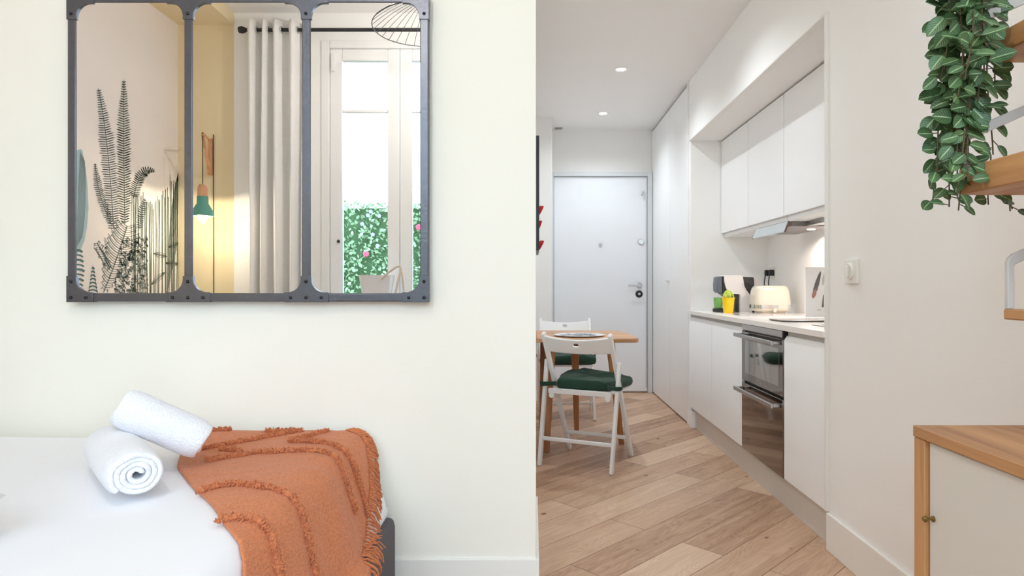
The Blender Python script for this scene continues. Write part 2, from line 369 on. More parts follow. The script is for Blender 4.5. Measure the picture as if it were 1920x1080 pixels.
def tag(o, label, cat, group=None, kind=None):
    o['label'] = label; o['category'] = cat
    if group: o['group'] = group
    if kind: o['kind'] = kind
    return o
def thing(name, label, cat, loc=(0,0,0), rz=0.0, group=None):
    o = bpy.data.objects.new(name, None); COL.objects.link(o); o.location = loc; o.rotation_euler = (0,0,rz)
    o.empty_display_size = 0.1
    return tag(o, label, cat, group)
def dup(root, loc, rz, label):
    r = root.copy(); COL.objects.link(r); r.location = loc; r.rotation_euler = (0,0,rz); r['label'] = label
    for ch in list(root.children):
        c = ch.copy(); COL.objects.link(c); c.parent = r
        for gch in ch.children:
            d = gch.copy(); COL.objects.link(d); d.parent = c
    return r
def struct(name, g, m, bevel=0.0, parent=None):
    o = obj(name, g, m, parent, bevel)
    if parent is None: o['kind'] = 'structure'
    return o

# ------------------------------------------------------------------ room shell
YB = -0.5            # back wall (window wall) inner face
YM = 2.13            # face of the wall carrying the mirror
XL = -2.6            # wallpapered side wall
XR = 1.18            # right wall face
CK, CM = 2.6, 3.05   # ceiling heights
struct('floor', G().box(-2.9, 2.1, -0.75, 6.7, -0.1, 0.0), M['floor'])
struct('wall_front', G().box(-2.9, 0.009, YM, 2.76, 0, 3.2), M['cream'], 0.002)
struct('wall_left', G().box(-2.9, XL, YB-0.25, YM, 0, 3.2), M['paper'])
struct('wall_dining', G().box(-0.3, -0.02, 2.76, 5.87, 0, 2.7), M['white'])
struct('wall_entry', G().box(-0.3, 0.17, 5.87, 6.5, 0, 2.7), M['white'], 0.002)
struct('wall_end', G().box(0.17, 1.5, 6.36, 6.6, 0, 2.7), M['white'])
struct('wall_right', G().box(XR, 1.95, YB-0.25, 2.555, 0, 3.2), M['white'])
struct('wall_alcove', G().box(1.765, 1.95, 2.555, 4.81, 0, 2.7).box(XR+0.004, 1.95, 4.81, 4.87, 0, 2.7), M['white'])
struct('wall_bulkhead', G().box(XR, 1.765, 2.555, 4.81, 2.145, 2.7), M['white'])
struct('ceiling_kitchen', G().box(-0.3, 2.0, YM, 6.6, CK, CK+0.1), M['ceil'])
struct('wall_header', G().box(0.009, XR, YM, YM+0.12, CK+0.1, 3.2).box(0.009, XR, YM-0.01, YM, CK, 3.2), M['white'])
struct('ceiling_bedroom', G().box(-2.9, 2.0, YB-0.25, YM, CM, CM+0.15), M['ceil'])
struct('trim_soffit', G().box(XL, -2.19, YB, YM, 2.965, CM), M['yellow'])
# back wall with a window and an added, unseen glazed opening for more daylight
WX0, WX1, WZ0, WZ1 = -1.55, -0.405, 0.78, 2.85
DX0, DX1, DZ1 = -0.15, 1.1, 2.55
w = G()
w.box(-2.19, WX0, YB-0.25, YB, 0, CM).box(WX0, WX1, YB-0.25, YB, 0, WZ0).box(WX0, WX1, YB-0.25, YB, WZ1, CM)
w.box(WX1, DX0, YB-0.25, YB, 0, CM).box(DX0, DX1, YB-0.25, YB, DZ1, CM).box(DX1, XR, YB-0.25, YB, 0, CM)
struct('wall_back', w, M['white'])
struct('wall_alcove_yellow', G().box(XL, -2.19, YB-0.25, YB, 0, 2.965), M['yellow'])
# niche edge trim
struct('trim_niche', G().box(1.168, 1.2, 2.556, 2.572, 0.15, 2.145).box(1.168, 1.2, 2.556, 4.81, 2.138, 2.15), M['trim'], 0.003)
# baseboards
struct('baseboard_front', G().box(-2.55, 0.009, YM-0.010, YM, 0, 0.145).box(0.009, 0.019, YM-0.010, 2.76, 0, 0.145), M['trim'], 0.002)
struct('baseboard_right', G().box(1.168, XR, YB, 2.555, 0, 0.148), M['trim'], 0.003)
struct('baseboard_entry', G().box(-0.02, 0.17, 5.86, 5.87, 0, 0.1).box(0.17, 0.178, 5.86, 6.3, 0, 0.1), M['trim'], 0.002)
struct('baseboard_kitchen', G().box(1.20, 1.22, 2.56, 4.78, 0, 0.15), plain('plinth_grey', (214, 208, 200), 0.5), 0.002)

# window behind the camera (seen in the mirror)
def casement(x0, x1, z0, z1, y, st, parent, muntin=None):
    fr = obj('sash', G().box(x0, x0+st, y-0.05, y, z0, z1).box(x1-st, x1, y-0.05, y, z0, z1).box(x0+st, x1-st, y-0.05, y, z0, z0+st).box(x0+st, x1-st, y-0.05, y, z1-st, z1), M['upvc'], parent, 0.006)
    obj('pane', G().box(x0+st-0.004, x1-st+0.004, y-0.028, y-0.022, z0+st-0.004, z1-st+0.004), M['glass'], fr)
    if muntin: obj('muntin', G().box(x0+st, x1-st, y-0.036, y-0.014, muntin-0.011, muntin+0.011), M['upvc'], fr, 0.003)
    return fr
wn = bpy.data.objects.new('window_1', None); COL.objects.link(wn); wn['kind'] = 'structure'
wn.location = ((WX0+WX1)/2, YB, WZ0)
obj('window_frame', G().box(WX0, WX0+0.06, YB-0.1, YB+0.012, WZ0, WZ1).box(WX1-0.06, WX1, YB-0.1, YB+0.012, WZ0, WZ1).box(WX0+0.06, WX1-0.06, YB-0.1, YB+0.012, WZ1-0.06, WZ1).box(WX0+0.06, WX1-0.06, YB-0.1, YB+0.012, WZ0, WZ0+0.04), M['upvc'], wn, 0.005)
xm = (WX0+WX1)/2
casement(WX0+0.062, xm-0.002, WZ0+0.042, WZ1-0.062, YB+0.0, 0.088, wn, 2.335)
casement(xm+0.002, WX1-0.062, WZ0+0.042, WZ1-0.062, YB+0.0, 0.088, wn, 2.335)
obj('window_sill', G().box(WX0-0.05, WX1+0.05, YB-0.06, YB+0.26, WZ0-0.03, WZ0), M['upvc'], wn, 0.004)
hd = G().box(WX0+0.075, WX0+0.1, YB+0.0, YB+0.02, 2.62, 2.75)
obj('hinge', hd, M['upvc'], wn, 0.003)
obj('keyhole', G().sphere((WX0+0.125, YB+0.006, 1.38), 0.012, 10, 6), M['rod'], wn)
dr = bpy.data.objects.new('added_daylight_door', None); COL.objects.link(dr); dr['kind'] = 'structure'; dr.location = ((DX0+DX1)/2, YB, 0)  # glazed door added out of view to let in more daylight
obj('door_frame', G().box(DX0, DX0+0.06, YB-0.1, YB, 0, DZ1).box(DX1-0.06, DX1, YB-0.1, YB, 0, DZ1).box(DX0+0.06, DX1-0.06, YB-0.1, YB, DZ1-0.06, DZ1), M['upvc'], dr, 0.005)
xd = (DX0+DX1)/2
casement(DX0+0.062, xd-0.002, 0.02, DZ1-0.062, YB-0.02, 0.08, dr)
casement(xd+0.002, DX1-0.062, 0.02, DZ1-0.062, YB-0.02, 0.08, dr)

# entrance door
d1 = bpy.data.objects.new('door_1', None); COL.objects.link(d1); d1['kind'] = 'structure'; d1.location = (0.66, 6.36, 0)
obj('door_frame', G().box(0.171, 0.20, 6.30, 6.36, 0, 2.175).box(1.128, 1.172, 6.30, 6.36, 0, 2.175).box(0.20, 1.128, 6.30, 6.36, 2.135, 2.175), plain('grey_door_frame', (214, 218, 220), 0.4), d1, 0.003)
lf = obj('door_leaf', G().box(0.203, 1.125, 6.325, 6.358, 0.012, 2.132), M['door'], d1, 0.003)
obj('metal_edge', G().box(1.118, 1.127, 6.316, 6.326, 0.05, 2.11), M['steel'], d1, 0.001)
def disc(x, z, r, y=6.325, d=0.012): return G().lathe([(r, 0), (r, d*0.7), (r*0.85, d)], (x, y, z), 20, Matrix.Rotation(R(90), 3, 'X'))
obj('peephole', disc(0.662, 1.463, 0.016), M['chrome'], lf)
lk = obj('upper_lock', disc(1.063, 1.49, 0.028), M['chrome'], lf)
obj('hook', G().tube([(1.08, 6.325, 1.995), (1.08, 6.30, 1.99), (1.075, 6.295, 1.96), (1.065, 6.30, 1.94)], 0.007), M['chrome'], lf)
obj('handle_rose', disc(1.045, 1.063, 0.026), M['chrome'], lf)
obj('lever_handle', G().tube([(1.045, 6.315, 1.063), (1.045, 6.27, 1.063), (1.03, 6.262, 1.063), (0.93, 6.262, 1.058)], 0.009, 10), M['chrome'], lf)
obj('lock_plate', disc(1.045, 0.975, 0.036, d=0.008), M['dark'], lf)
obj('lock_cylinder', disc(1.045, 0.975, 0.014, y=6.318), M['chrome'], lf)

# ceiling downlights
for i, y in enumerate((4.56, 5.72, 3.36)):
    t = thing('ceiling_light', ['nearer of the two small round white downlights in the kitchen ceiling', 'farther small round white downlight in the kitchen ceiling, near the entrance door', 'small round white downlight in the kitchen ceiling above the oven'][i], 'light', (0.625, y, CK), 0, 'kitchen ceiling downlights')
    obj('trim_ring', G().lathe([(0.034, 0), (0.036, -0.006), (0.044, -0.007), (0.047, 0.0)], (0.625, y, CK), 28), M['trim'], t)
    obj('lens', G().lathe([(0.001, -0.003), (0.034, -0.003), (0.034, 0.001)], (0.625, y, CK), 24), M['spot'], t)
    l = bpy.data.lights.new('downlight_lamp', 'SPOT'); l.energy = 31; l.spot_size = R(145); l.spot_blend = 1.0; l.color = (0.86, 0.94, 1.0); l.shadow_soft_size = 0.015
    lo = bpy.data.objects.new('downlight_lamp', l); COL.objects.link(lo); lo.parent = t; lo.location = (0, 0, -0.02)
tag(obj('ceiling_vent', G().box(0.21, 0.285, 6.24, 6.30, CK-0.006, CK), plain('vent_grey', (150, 150, 150), 0.6), None, 0.002), 'small grey slot in the kitchen ceiling by the end wall', 'vent')

# ------------------------------------------------------------------ built-in wardrobe and kitchen
wd = thing('wardrobe', 'tall white handleless built-in wardrobe beside the entrance door', 'wardrobe', (XR+0.2, 5.6, 0))
obj('carcass', G().box(1.20, 1.76, 4.872, 6.358, 0.0, CK-0.012), M['gap'], wd)
obj('door', G().box(1.176, 1.198, 4.90, 5.497, 0.012, CK-0.022), M['lacquer'], wd, 0.002)
dd = obj('door', G().box(1.176, 1.198, 5.503, 6.354, 0.012, CK-0.022), M['lacquer'], wd, 0.002)
obj('pull', G().box(1.160, 1.176, 5.53, 5.64, 1.098, 1.108), M['plastic'], dd, 0.003)
obj('side_panel', G().box(1.176, 1.20, 4.872, 4.898, 0.0, CK-0.004), M['lacquer'], wd, 0.001)

CB = 0.845   # underside of worktop
def base_cab(y0, y1, label):
    t = thing('base_cabinet', label, 'cabinet', (1.45, (y0+y1)/2, 0), 0, 'white base cabinets under the worktop')
    obj('carcass', G().box(1.225, 1.76, y0+0.001, y1-0.001, 0.12, CB-0.002), M['lacquer'], t)
    g = G().prism([(1.17, 0.152), (1.19, 0.152), (1.19, 0.82), (1.183, 0.82), (1.17, 0.798)], 1, y0+0.002, y1-0.002)
    obj('door', g, M['lacquer'], t, 0.0015)
    obj('finger_rail', G().box(1.19, 1.224, y0+0.001, y1-0.001, 0.79, 0.842), plain('rail_grey', (196, 196, 194), 0.5), t)
    return t
b1 = base_cab(4.2, 4.807, 'white handleless base cabinet at the far end beside the wardrobe')
obj('foot_panel', G().box(1.168, 1.226, 4.74, 4.80, 0.0, 0.118), M['lacquer'], b1, 0.002)
base_cab(3.592, 4.198, 'white handleless base cabinet just beyond the oven')
base_cab(2.56, 2.99, 'white handleless base cabinet on the near side of the oven, by the right wall')

# worktop with a cut-out for the sink
SX0, SX1, SY0, SY1 = 1.31, 1.62, 2.62, 2.95
wt = G()
wt.box(1.155, SX0, 2.558, 4.808, CB, 0.87).box(SX1, 1.763, 2.558, 4.808, CB, 0.87).box(SX0, SX1, 2.558, SY0, CB, 0.87).box(SX0, SX1, SY1, 4.808, CB, 0.87)
tag(obj('worktop', wt, M['counter'], None), 'thin white kitchen worktop running along the alcove', 'worktop')
sk = G().box(SX0-0.02, SX1+0.02, SY0-0.02, SY0+0.004, 0.8705, 0.874).box(SX0-0.02, SX1+0.02, SY1-0.004, SY1+0.02, 0.8705, 0.874).box(SX0-0.02, SX0+0.004, SY0, SY1, 0.8705, 0.874).box(SX1-0.004, SX1+0.02, SY0, SY1, 0.8705, 0.874)
st_ = thing('kitchen_sink', 'steel rimmed sink set in the near end of the white worktop', 'sink', (1.465, 2.785, 0.87))
obj('rim', sk, M['steel'], st_, 0.001)

# wall cabinets
def wall_cab(y0, y1, label):
    t = thing('wall_cabinet', label, 'cabinet', (1.6, (y0+y1)/2, 1.43), 0, 'white wall cabinets above the worktop')
    obj('carcass', G().box(1.432, 1.762, y0+0.001, y1-0.001, 1.4185, 2.128), M['lacquer'], t, 0.001)
    obj('gap_shade_strip', G().box(1.424, 1.4315, y0+0.001, y1-0.001, 2.130, 2.1445).box(1.424, 1.4315, y0+0.0002, y0+0.0022, 1.447, 2.13), M['gap'], t)  # dark strips painted in for the shade above and between doors
    obj('door', G().box(1.41, 1.4235, y0+0.0016, y1-0.0016, 1.447, 2.134), M['lacquer'], t, 0.0015)
    return t
wall_cab(4.21, 4.806, 'far narrow looking wall cabinet with plain white door by the alcove end')
wall_cab(3.607, 4.206, 'middle white wall cabinet directly above the extractor hood')
wall_cab(3.004, 3.603, 'nearest white wall cabinet with plain door beside the alcove edge')
# extractor hood
hx = thing('extractor_hood', 'slim extractor hood with tilted pale visor under the middle wall cabinet', 'hood', (1.55, 3.9, 1.40))
obj('body', G().box(1.46, 1.72, 3.62, 4.19, 1.390, 1.418), plain('hood_grey', (140, 134, 132), 0.4, metal=0.5), hx, 0.002)
vis = G(); vis.prism([(1.432, 1.4175), (1.44, 1.4175), (1.418, 1.356), (1.41, 1.358)], 1, 3.60, 4.12)
vo_ = obj('visor', vis, M['visor'], hx, 0.001)
for yy in (3.597, 4.121): obj('visor_edge', G().bar((1.437, yy, 1.417), (1.413, yy, 1.355), 0.004, 0.010), M['visoredge'], vo_)
obj('rear_bar', G().box(1.545, 1.60, 3.42, 3.75, 1.392, 1.418), M['steel'], hx, 0.002)
obj('lamp_housing', G().box(1.603, 1.72, 3.42, 3.618, 1.395, 1.418), M['steel'], hx, 0.002)
obj('lamp_lens', G().lathe([(0.001, -0.004), (0.02, -0.004), (0.024, 0.0)], (1.65, 3.80, 1.390), 20), emitter('warm_lens', (255, 222, 190), 8), hx)
l = bpy.data.lights.new('hood_lamp', 'SPOT'); l.energy = 8.5; l.spot_size = R(165); l.spot_blend = 0.35; l.shadow_soft_size = 0.02; l.color = (1.0, 0.86, 0.75)
lo = bpy.data.objects.new('hood_lamp', l); COL.objects.link(lo); lo.parent = hx; lo.location = Vector((1.65, 3.80, 1.378)) - hx.location

# oven and the appliance beneath it
ov = thing('oven', 'built-in oven with mirrored glass door and steel bar handle', 'oven', (1.45, 3.29, 0.52))
Y0, Y1 = 2.993, 3.588
obj('body', G().box(1.19, 1.74, Y0+0.002, Y1-0.002, 0.53, 0.84), M['dark'], ov)
obj('control_panel', G().box(1.171, 1.188, Y0+0.02, Y1-0.004, 0.808, 0.841), M['steel'], ov, 0.002)
obj('side_cap', G().box(1.169, 1.188, Y0+0.003, Y0+0.018, 0.808, 0.841), M['dark'], ov, 0.002)
od = obj('oven_door', G().box(1.168, 1.188, Y0+0.003, Y1-0.003, 0.532, 0.800), M['ovenglass'], ov, 0.0015)
obj('inner_window', G().box(1.1668, 1.168, Y0+0.05, Y1-0.06, 0.575, 0.755), plain('pale_mirror_glass', (186, 186, 184), 0.04, metal=1.0, var=0.01), od)
hb = G().box(1.118, 1.13, Y0+0.02, Y1-0.005, 0.772, 0.792).box(1.13, 1.168, Y0+0.03, Y0+0.045, 0.774, 0.79).box(1.13, 1.168, Y1-0.03, Y1-0.015, 0.774, 0.79)
obj('bar_handle', hb, M['steel'], od, 0.003)
mk = G()
for i in range(9):
    a = i / 8; mk_p = None
mk.tube([(1.1675, 3.325 - 0.035*i/16, 0.548 + 0.006*math.sin(i*1.9)) for i in range(17)], 0.0012, 5)
obj('maker_mark', mk, M['chrome'], od)
dw = thing('dishwasher', 'mirrored lower appliance door with steel bar handle beneath the oven', 'appliance', (1.45, 3.29, 0.15))
obj('body', G().box(1.19, 1.74, Y0+0.002, Y1-0.002, 0.151, 0.525), M['dark'], dw)
dwd = obj('front_door', G().box(1.168, 1.188, Y0+0.003, Y1-0.003, 0.151, 0.517), plain('bronze_mirror_glass', (138, 126, 118), 0.06, metal=1.0, var=0.01), dw, 0.0015)
hb = G().box(1.118, 1.13, Y0+0.02, Y1-0.005, 0.474, 0.496).box(1.13, 1.168, Y0+0.03, Y0+0.045, 0.476, 0.494).box(1.13, 1.168, Y1-0.03, Y1-0.015, 0.476, 0.494)
obj('bar_handle', hb, M['steel'], dwd, 0.003)

# hob glass
hg = thing('hob', 'flat white glass hob under the toaster on the worktop', 'hob', (1.5, 4.05, 0.87))
obj('glass_plate', G().box(1.23, 1.755, 3.80, 4.345, 0.8701, 0.875), M['hobglass'], hg, 0.001)
for px, py in ((1.30, 4.12), (1.34, 4.12), (1.40, 4.12), (1.44, 4.12)):
    obj('touch_mark', G().box(px, px+0.024, py, py+0.05, 0.875, 0.8754), plain('mark_grey', (150, 146, 144), 0.5), hg)

# ------------------------------------------------------------------ things on the worktop
CT = 0.8703
# coffee machine: side profile in X-Z extruded along Y
cm = thing('coffee_machine', 'white and black capsule coffee machine at the far end of the worktop', 'coffee machine', (1.43, 4.5, CT))
sx, sz = 4.5/F, 4.5/F
def cp(x, y): return (1.275 + (x - 1341) * sx, CT + (585 - y) * sz)
shell = [cp(x, y) for x, y in ((1353.5,517.5),(1357,516.5),(1386,516.5),(1388,518),(1389.5,527),(1391,536),(1395,544),(1400,551),(1403.5,558),(1405,568),(1405.4,585),(1383,585),(1383,553),(1381.5,551.5),(1364,551),(1359,545),(1355.5,536),(1353.5,526))]
obj('shell', G().prism(shell, 1, 4.43, 4.57), plain('coffee_white', (236, 230, 228), 0.35), cm, 0.004, seg=3)
core = [cp(x, y) for x, y in ((1389.2,519.5),(1407,520),(1409,523),(1410,560),(1411.5,583),(1413,585),(1405.5,585),(1405.2,568),(1403.8,557),(1400.5,550),(1395.5,543),(1391.5,535),(1390,527))]
obj('core', G().prism(core, 1, 4.435, 4.565), M['dark'], cm, 0.003)
obj('tank', G().prism([cp(x, y) for x, y in ((1409.3,520.5),(1417.5,520.5),(1420,524),(1421,530),(1416,560),(1412.5,575),(1410.3,560))], 1, 4.445, 4.555), plain('clear_grey_tank', (190, 184, 184), 0.15), cm, 0.003)
obj('lever_head', G().prism([cp(x, y) for x, y in ((1343,519.5),(1346,518.5),(1350.5,518.5),(1351.5,549),(1346,549.5),(1342.5,546),(1341.5,535)) ], 1, 4.445, 4.555), M['slate'], cm, 0.005, seg=3)
obj('neck', G().prism([cp(x, y) for x, y in ((1350.7,518.5),(1353.3,518.5),(1353.5,528),(1356,538),(1360,546),(1363.5,551),(1352,551.5),(1350.8,547))], 1, 4.44, 4.56), M['dark'], cm, 0.002)
obj('spout_panel', G().prism([cp(x, y) for x, y in ((1352,552),(1382.8,551.7),(1382.8,584.5),(1376,584.5),(1374,557),(1358,556))], 1, 4.46, 4.54), plain('spout_dark', (58, 54, 50), 0.4), cm, 0.002)
obj('drip_tray', G().lathe([(0.052, 0.0), (0.056, 0.004), (0.056, 0.022), (0.05, 0.026)], (1.318, 4.5, CT), 28), M['dark'], cm)
# green cup on the drip tray
gc = G().lathe([(0.026, 0.0), (0.0275, 0.004), (0.033, 0.072), (0.0335, 0.075), (0.031, 0.075), (0.027, 0.008), (0.001, 0.006)], (1.300, 4.5, CT+0.0262), 28)
tag(obj('cup', gc, M['greencup']), 'translucent green cup on the drip tray of the coffee machine', 'cup')
# yellow pot
yp = thing('yellow_pot', 'small yellow bucket shaped pot with lime handle in front of the coffee machine', 'pot', (1.29, 4.235, 0.875))
obj('body', G().lathe([(0.029, 0), (0.031, 0.003), (0.040, 0.094), (0.0425, 0.096), (0.0425, 0.101), (0.038, 0.101), (0.029, 0.008), (0.001, 0.006)], (1.29, 4.235, 0.8754), 28), M['yellowpot'], yp)
obj('handle', G().tube([(1.29-0.034*math.cos(a), 4.235, 0.972+0.05*math.sin(a)) for a in [math.pi*i/14 for i in range(15)]], 0.0045, 8), M['lime'], yp)
obj('sprig', G().sphere((1.287, 4.24, 1.005), 0.013, 10, 6, (1, 1, 2.0)).sphere((1.27, 4.235, 0.985), 0.011, 10, 6, (1, 1, 1.8)).sphere((1.302, 4.245, 0.99), 0.014, 10, 6, (1, 1, 1.4)), M['lime'], yp)
tag(obj('capsule', G().lathe([(0.012, 0), (0.011, 0.006), (0.006, 0.010)], (1.243, 4.33, 0.8754), 16), M['dark']), 'tiny dark capsule lying on the worktop beside the yellow pot', 'capsule')
# toaster
tx, ty, tz = 1.577, 4.27, 0.8754
tt = thing('toaster', 'cream two-slice toaster with chrome band on the hob', 'toaster', (tx, ty, tz))
rings = []
for z, hx_, hy_, r in ((0.010, 0.100, 0.072, 0.03), (0.014, 0.110, 0.081, 0.034), (0.022, 0.116, 0.086, 0.036), (0.035, 0.118, 0.088, 0.037), (0.07, 0.1175, 0.0875, 0.038), (0.11, 0.115, 0.085, 0.04), (0.145, 0.111, 0.081, 0.042), (0.162, 0.106, 0.077, 0.042), (0.172, 0.100, 0.071, 0.04), (0.178, 0.092, 0.063, 0.036), (0.180, 0.082, 0.053, 0.03)):
    rings.append(rrect(tx, ty, hx_, hy_, r, tz+z, 6))
obj('shell', G().loft(rings), M['toaster'], tt)
obj('chrome_band', G().loft([rrect(tx-0.032, ty, 0.0875, 0.0892, 0.038, tz+0.030, 6), rrect(tx-0.032, ty, 0.0874, 0.0889, 0.038, tz+0.053, 6)]), M['chrome'], tt)
obj('chrome_band', G().loft([rrect(tx+0.095, ty, 0.0245, 0.0892, 0.024, tz+0.030, 6), rrect(tx+0.095, ty, 0.0245, 0.0889, 0.024, tz+0.053, 6)]), M['chrome'], tt)
obj('foot', G().loft([rrect(tx, ty, 0.088, 0.062, 0.03, tz, 5), rrect(tx, ty, 0.09, 0.064, 0.03, tz+0.012, 5)]), M['toaster'], tt)
for dy_ in (-0.028, 0.028): obj('slot', G().box(tx-0.07, tx+0.07, ty+dy_-0.011, ty+dy_+0.011, tz+0.1795, tz+0.1812), M['dark'], tt)
obj('lever', G().box(tx-0.010, tx+0.01, ty-0.098, ty-0.083, tz+0.004, tz+0.03), M['toaster'], tt, 0.003)
obj('power_cord', G().tube([(tx-0.07, ty+0.06, tz+0.10), (tx-0.085, ty+0.1, tz+0.17), (tx-0.10, ty+0.12, tz+0.188), (tx-0.125, ty+0.14, tz+0.198)], 0.004), M['dark'], tt)
# socket and plugs on the backsplash
so = thing('wall_socket', 'white double wall socket on the backsplash behind the toaster', 'socket', (1.762, 4.7, 1.15))
obj('cover_plate', G().box(1.754, 1.7648, 4.635, 4.785, 1.105, 1.19), M['plastic'], so, 0.003)
for i, yy in enumerate((4.752, 4.668)):
    p = thing('power_plug', ['left black plug in the socket behind the toaster', 'right black plug in the socket behind the toaster'][i], 'plug', (1.73, yy, 1.15), 0, 'black plugs in the backsplash socket')
    obj('plug_body', G().box(1.718, 1.7535, yy-0.013, yy+0.013, 1.128, 1.172), M['dark'], p, 0.006)
    obj('cord', G().tube([(1.722, yy, 1.13), (1.715, yy, 1.08), (1.712, yy-0.02, 1.0), (1.715, yy-0.06, 0.93), (1.72, yy-0.09, 0.879)], 0.0042), M['dark'], p)
# framed feather print on a small stand
PX, PY = 1.665, 3.66
fp = thing('art_print', 'white board printed with grey feathers leaning at the alcove edge of the worktop', 'print', (PX, PY, CT))
obj('board', G().box(1.555, 1.762, 3.655, 3.665, CT+0.004, CT+0.29), M['paperwhite'], fp, 0.001)
ptf = G()
def feather(g, x0, z0, x1, z1, wd_, y):
    n = 14; L_ = []; Rr = []
    for i in range(n+1):
        t = i/n; x = x0+(x1-x0)*t; z = z0+(z1-z0)*t; ww = wd_*math.sin(math.pi*min(1, t*0.9+0.08))**0.7*(0.8+0.25*random.random())
        L_.append((x-ww, z+ww*0.2)); Rr.append((x+ww, z-ww*0.2))
    g.prism(L_ + Rr[::-1], 1, y, y-0.0006)
def fx(x): return 1.555 + (x-1507)*3.66/F
def fz(y): return CT + (595-y)*3.66/F
feather(ptf, fx(1521), fz(556), fx(1535), fz(508), 0.014, 3.6548)
obj('printed_feather', ptf, M['ink'], fp)
q = G(); feather(q, fx(1520.5), fz(558), fx(1526), fz(540), 0.012, 3.6540); obj('printed_feather', q, M['inkpink'], fp)
q = G(); feather(q, fx(1539), fz(534), fx(1542.5), fz(510), 0.008, 3.6548); obj('printed_feather', q, plain('pale_ink', (196, 190, 188), 0.8, var=0.2, scale=60), fp)
q = G().prism([(fx(1537), fz(575)), (fx(1541), fz(575)), (fx(1541), fz(552)), (fx(1539.5), fz(552))], 1, 3.6548, 3.6542); obj('printed_brush', q, M['ink'], fp)
q = G().box(fx(1528), fx(1536), 3.6542, 3.6548, fz(581), fz(579.5)); obj('caption', q, plain('caption_grey', (190, 184, 182), 0.8), fp)
obj('stand_foot', G().box(1.70, 1.74, 3.60, 3.70, CT, CT+0.024), M['oak'], fp, 0.002)
# slim flat tray
tr = thing('tray', 'thin grey tray lying near the front of the worktop', 'tray', (1.36, 3.3, CT))
obj('tray_base', G().loft([rrect(1.37, 3.33, 0.105, 0.10, 0.03, CT, 6), rrect(1.37, 3.33, 0.115, 0.11, 0.035, CT+0.004, 6), rrect(1.37, 3.33, 0.116, 0.111, 0.035, CT+0.007, 6)]), plain('pewter_grey', (128, 118, 112), 0.35, metal=0.6), tr)
obj('tray_top', G().loft([rrect(1.37, 3.33, 0.108, 0.103, 0.032, CT+0.0072, 6), rrect(1.37, 3.33, 0.105, 0.10, 0.03, CT+0.0085, 6)]), plain('tray_pale', (206, 198, 192), 0.3), tr)

# light switch on the right wall
sw = thing('light_switch', 'square white rotary light switch on the right wall beside the kitchen alcove', 'switch', (XR, 2.36, 1.105))
obj('cover_plate', G().box(1.168, XR, 2.315, 2.403, 1.06, 1.15), M['plastic'], sw, 0.003)
obj('dial', G().lathe([(0.031, 0), (0.031, 0.006), (0.028, 0.009), (0.026, 0.007), (0.001, 0.007)], (1.168, 2.36, 1.105), 28, Matrix.Rotation(R(-90), 3, 'Y')), M['plastic'], sw)
obj('dial_grip', G().box(1.150, 1.161, 2.353, 2.367, 1.082, 1.128), M['plastic'], sw, 0.003)

# ------------------------------------------------------------------ dining corner
tb = thing('dining_table', 'small oak drop-leaf dining table against the dining wall', 'table', (0.33, 4.36, 0))
tp = []
for i in range(7): a = R(-90 + 15*i*0.9); tp.append((0.615 + 0.045*math.cos(a), 4.02 + 0.045*math.sin(a)))
tp += [(0.66, 4.5), (0.655, 4.56), (0.62, 4.68)] 
for i in range(5): a = R(20 + 17*i); tp.append((0.585 + 0.035*math.cos(a), 4.69 + 0.035*math.sin(a)))
tp += [(0.02, 4.725), (0.02, 3.975)]
obj('tabletop', G().prism(tp, 2, 0.70, 0.725), M['pine'], tb, 0.004, seg=3)
obj('folded_leaf', G().box(0.0, 0.019, 3.985, 4.715, 0.40, 0.715), M['pine'], tb, 0.004)
obj('apron', G().box(0.06, 0.50, 4.16, 4.18, 0.63, 0.699).box(0.06, 0.50, 4.6, 4.62, 0.63, 0.699).box(0.06, 0.08, 4.18, 4.6, 0.63, 0.699), M['pineleg'], tb, 0.002)
def leg(p, q, a, b):
    g = G(); p, q = Vector(p), Vector(q)
    rr = [[(c.x + sx*a*k/2, c.y + sy*b*k/2, c.z) for sx, sy in ((-1,-1),(1,-1),(1,1),(-1,1))] for c, k in ((q, 0.7), (p, 1.15))]
    return g.loft(rr)
for p, q in (((0.115, 4.07, 0.699), (0.085, 4.06, 0)), ((0.505, 4.22, 0.699), (0.588, 4.27, 0)), ((0.30, 4.64, 0.699), (0.315, 4.66, 0)), ((0.08, 4.64, 0.699), (0.06, 4.66, 0))):
    obj('leg', leg(p, q, 0.05, 0.035), M['pineleg'], tb, 0.004)
plc = (0.30, 4.2, 0.7255)
pl = obj('plate', G().lathe([(0.09, 0.0), (0.10, 0.001), (0.155, 0.004), (0.166, 0.007), (0.168, 0.009), (0.163, 0.009), (0.15, 0.007), (0.10, 0.005), (0.001, 0.0045)], (0, 0, 0), 48), M['plate'])
pl.location = plc; tag(pl, 'shallow round plate with dark leaf pattern on the dining table', 'plate')

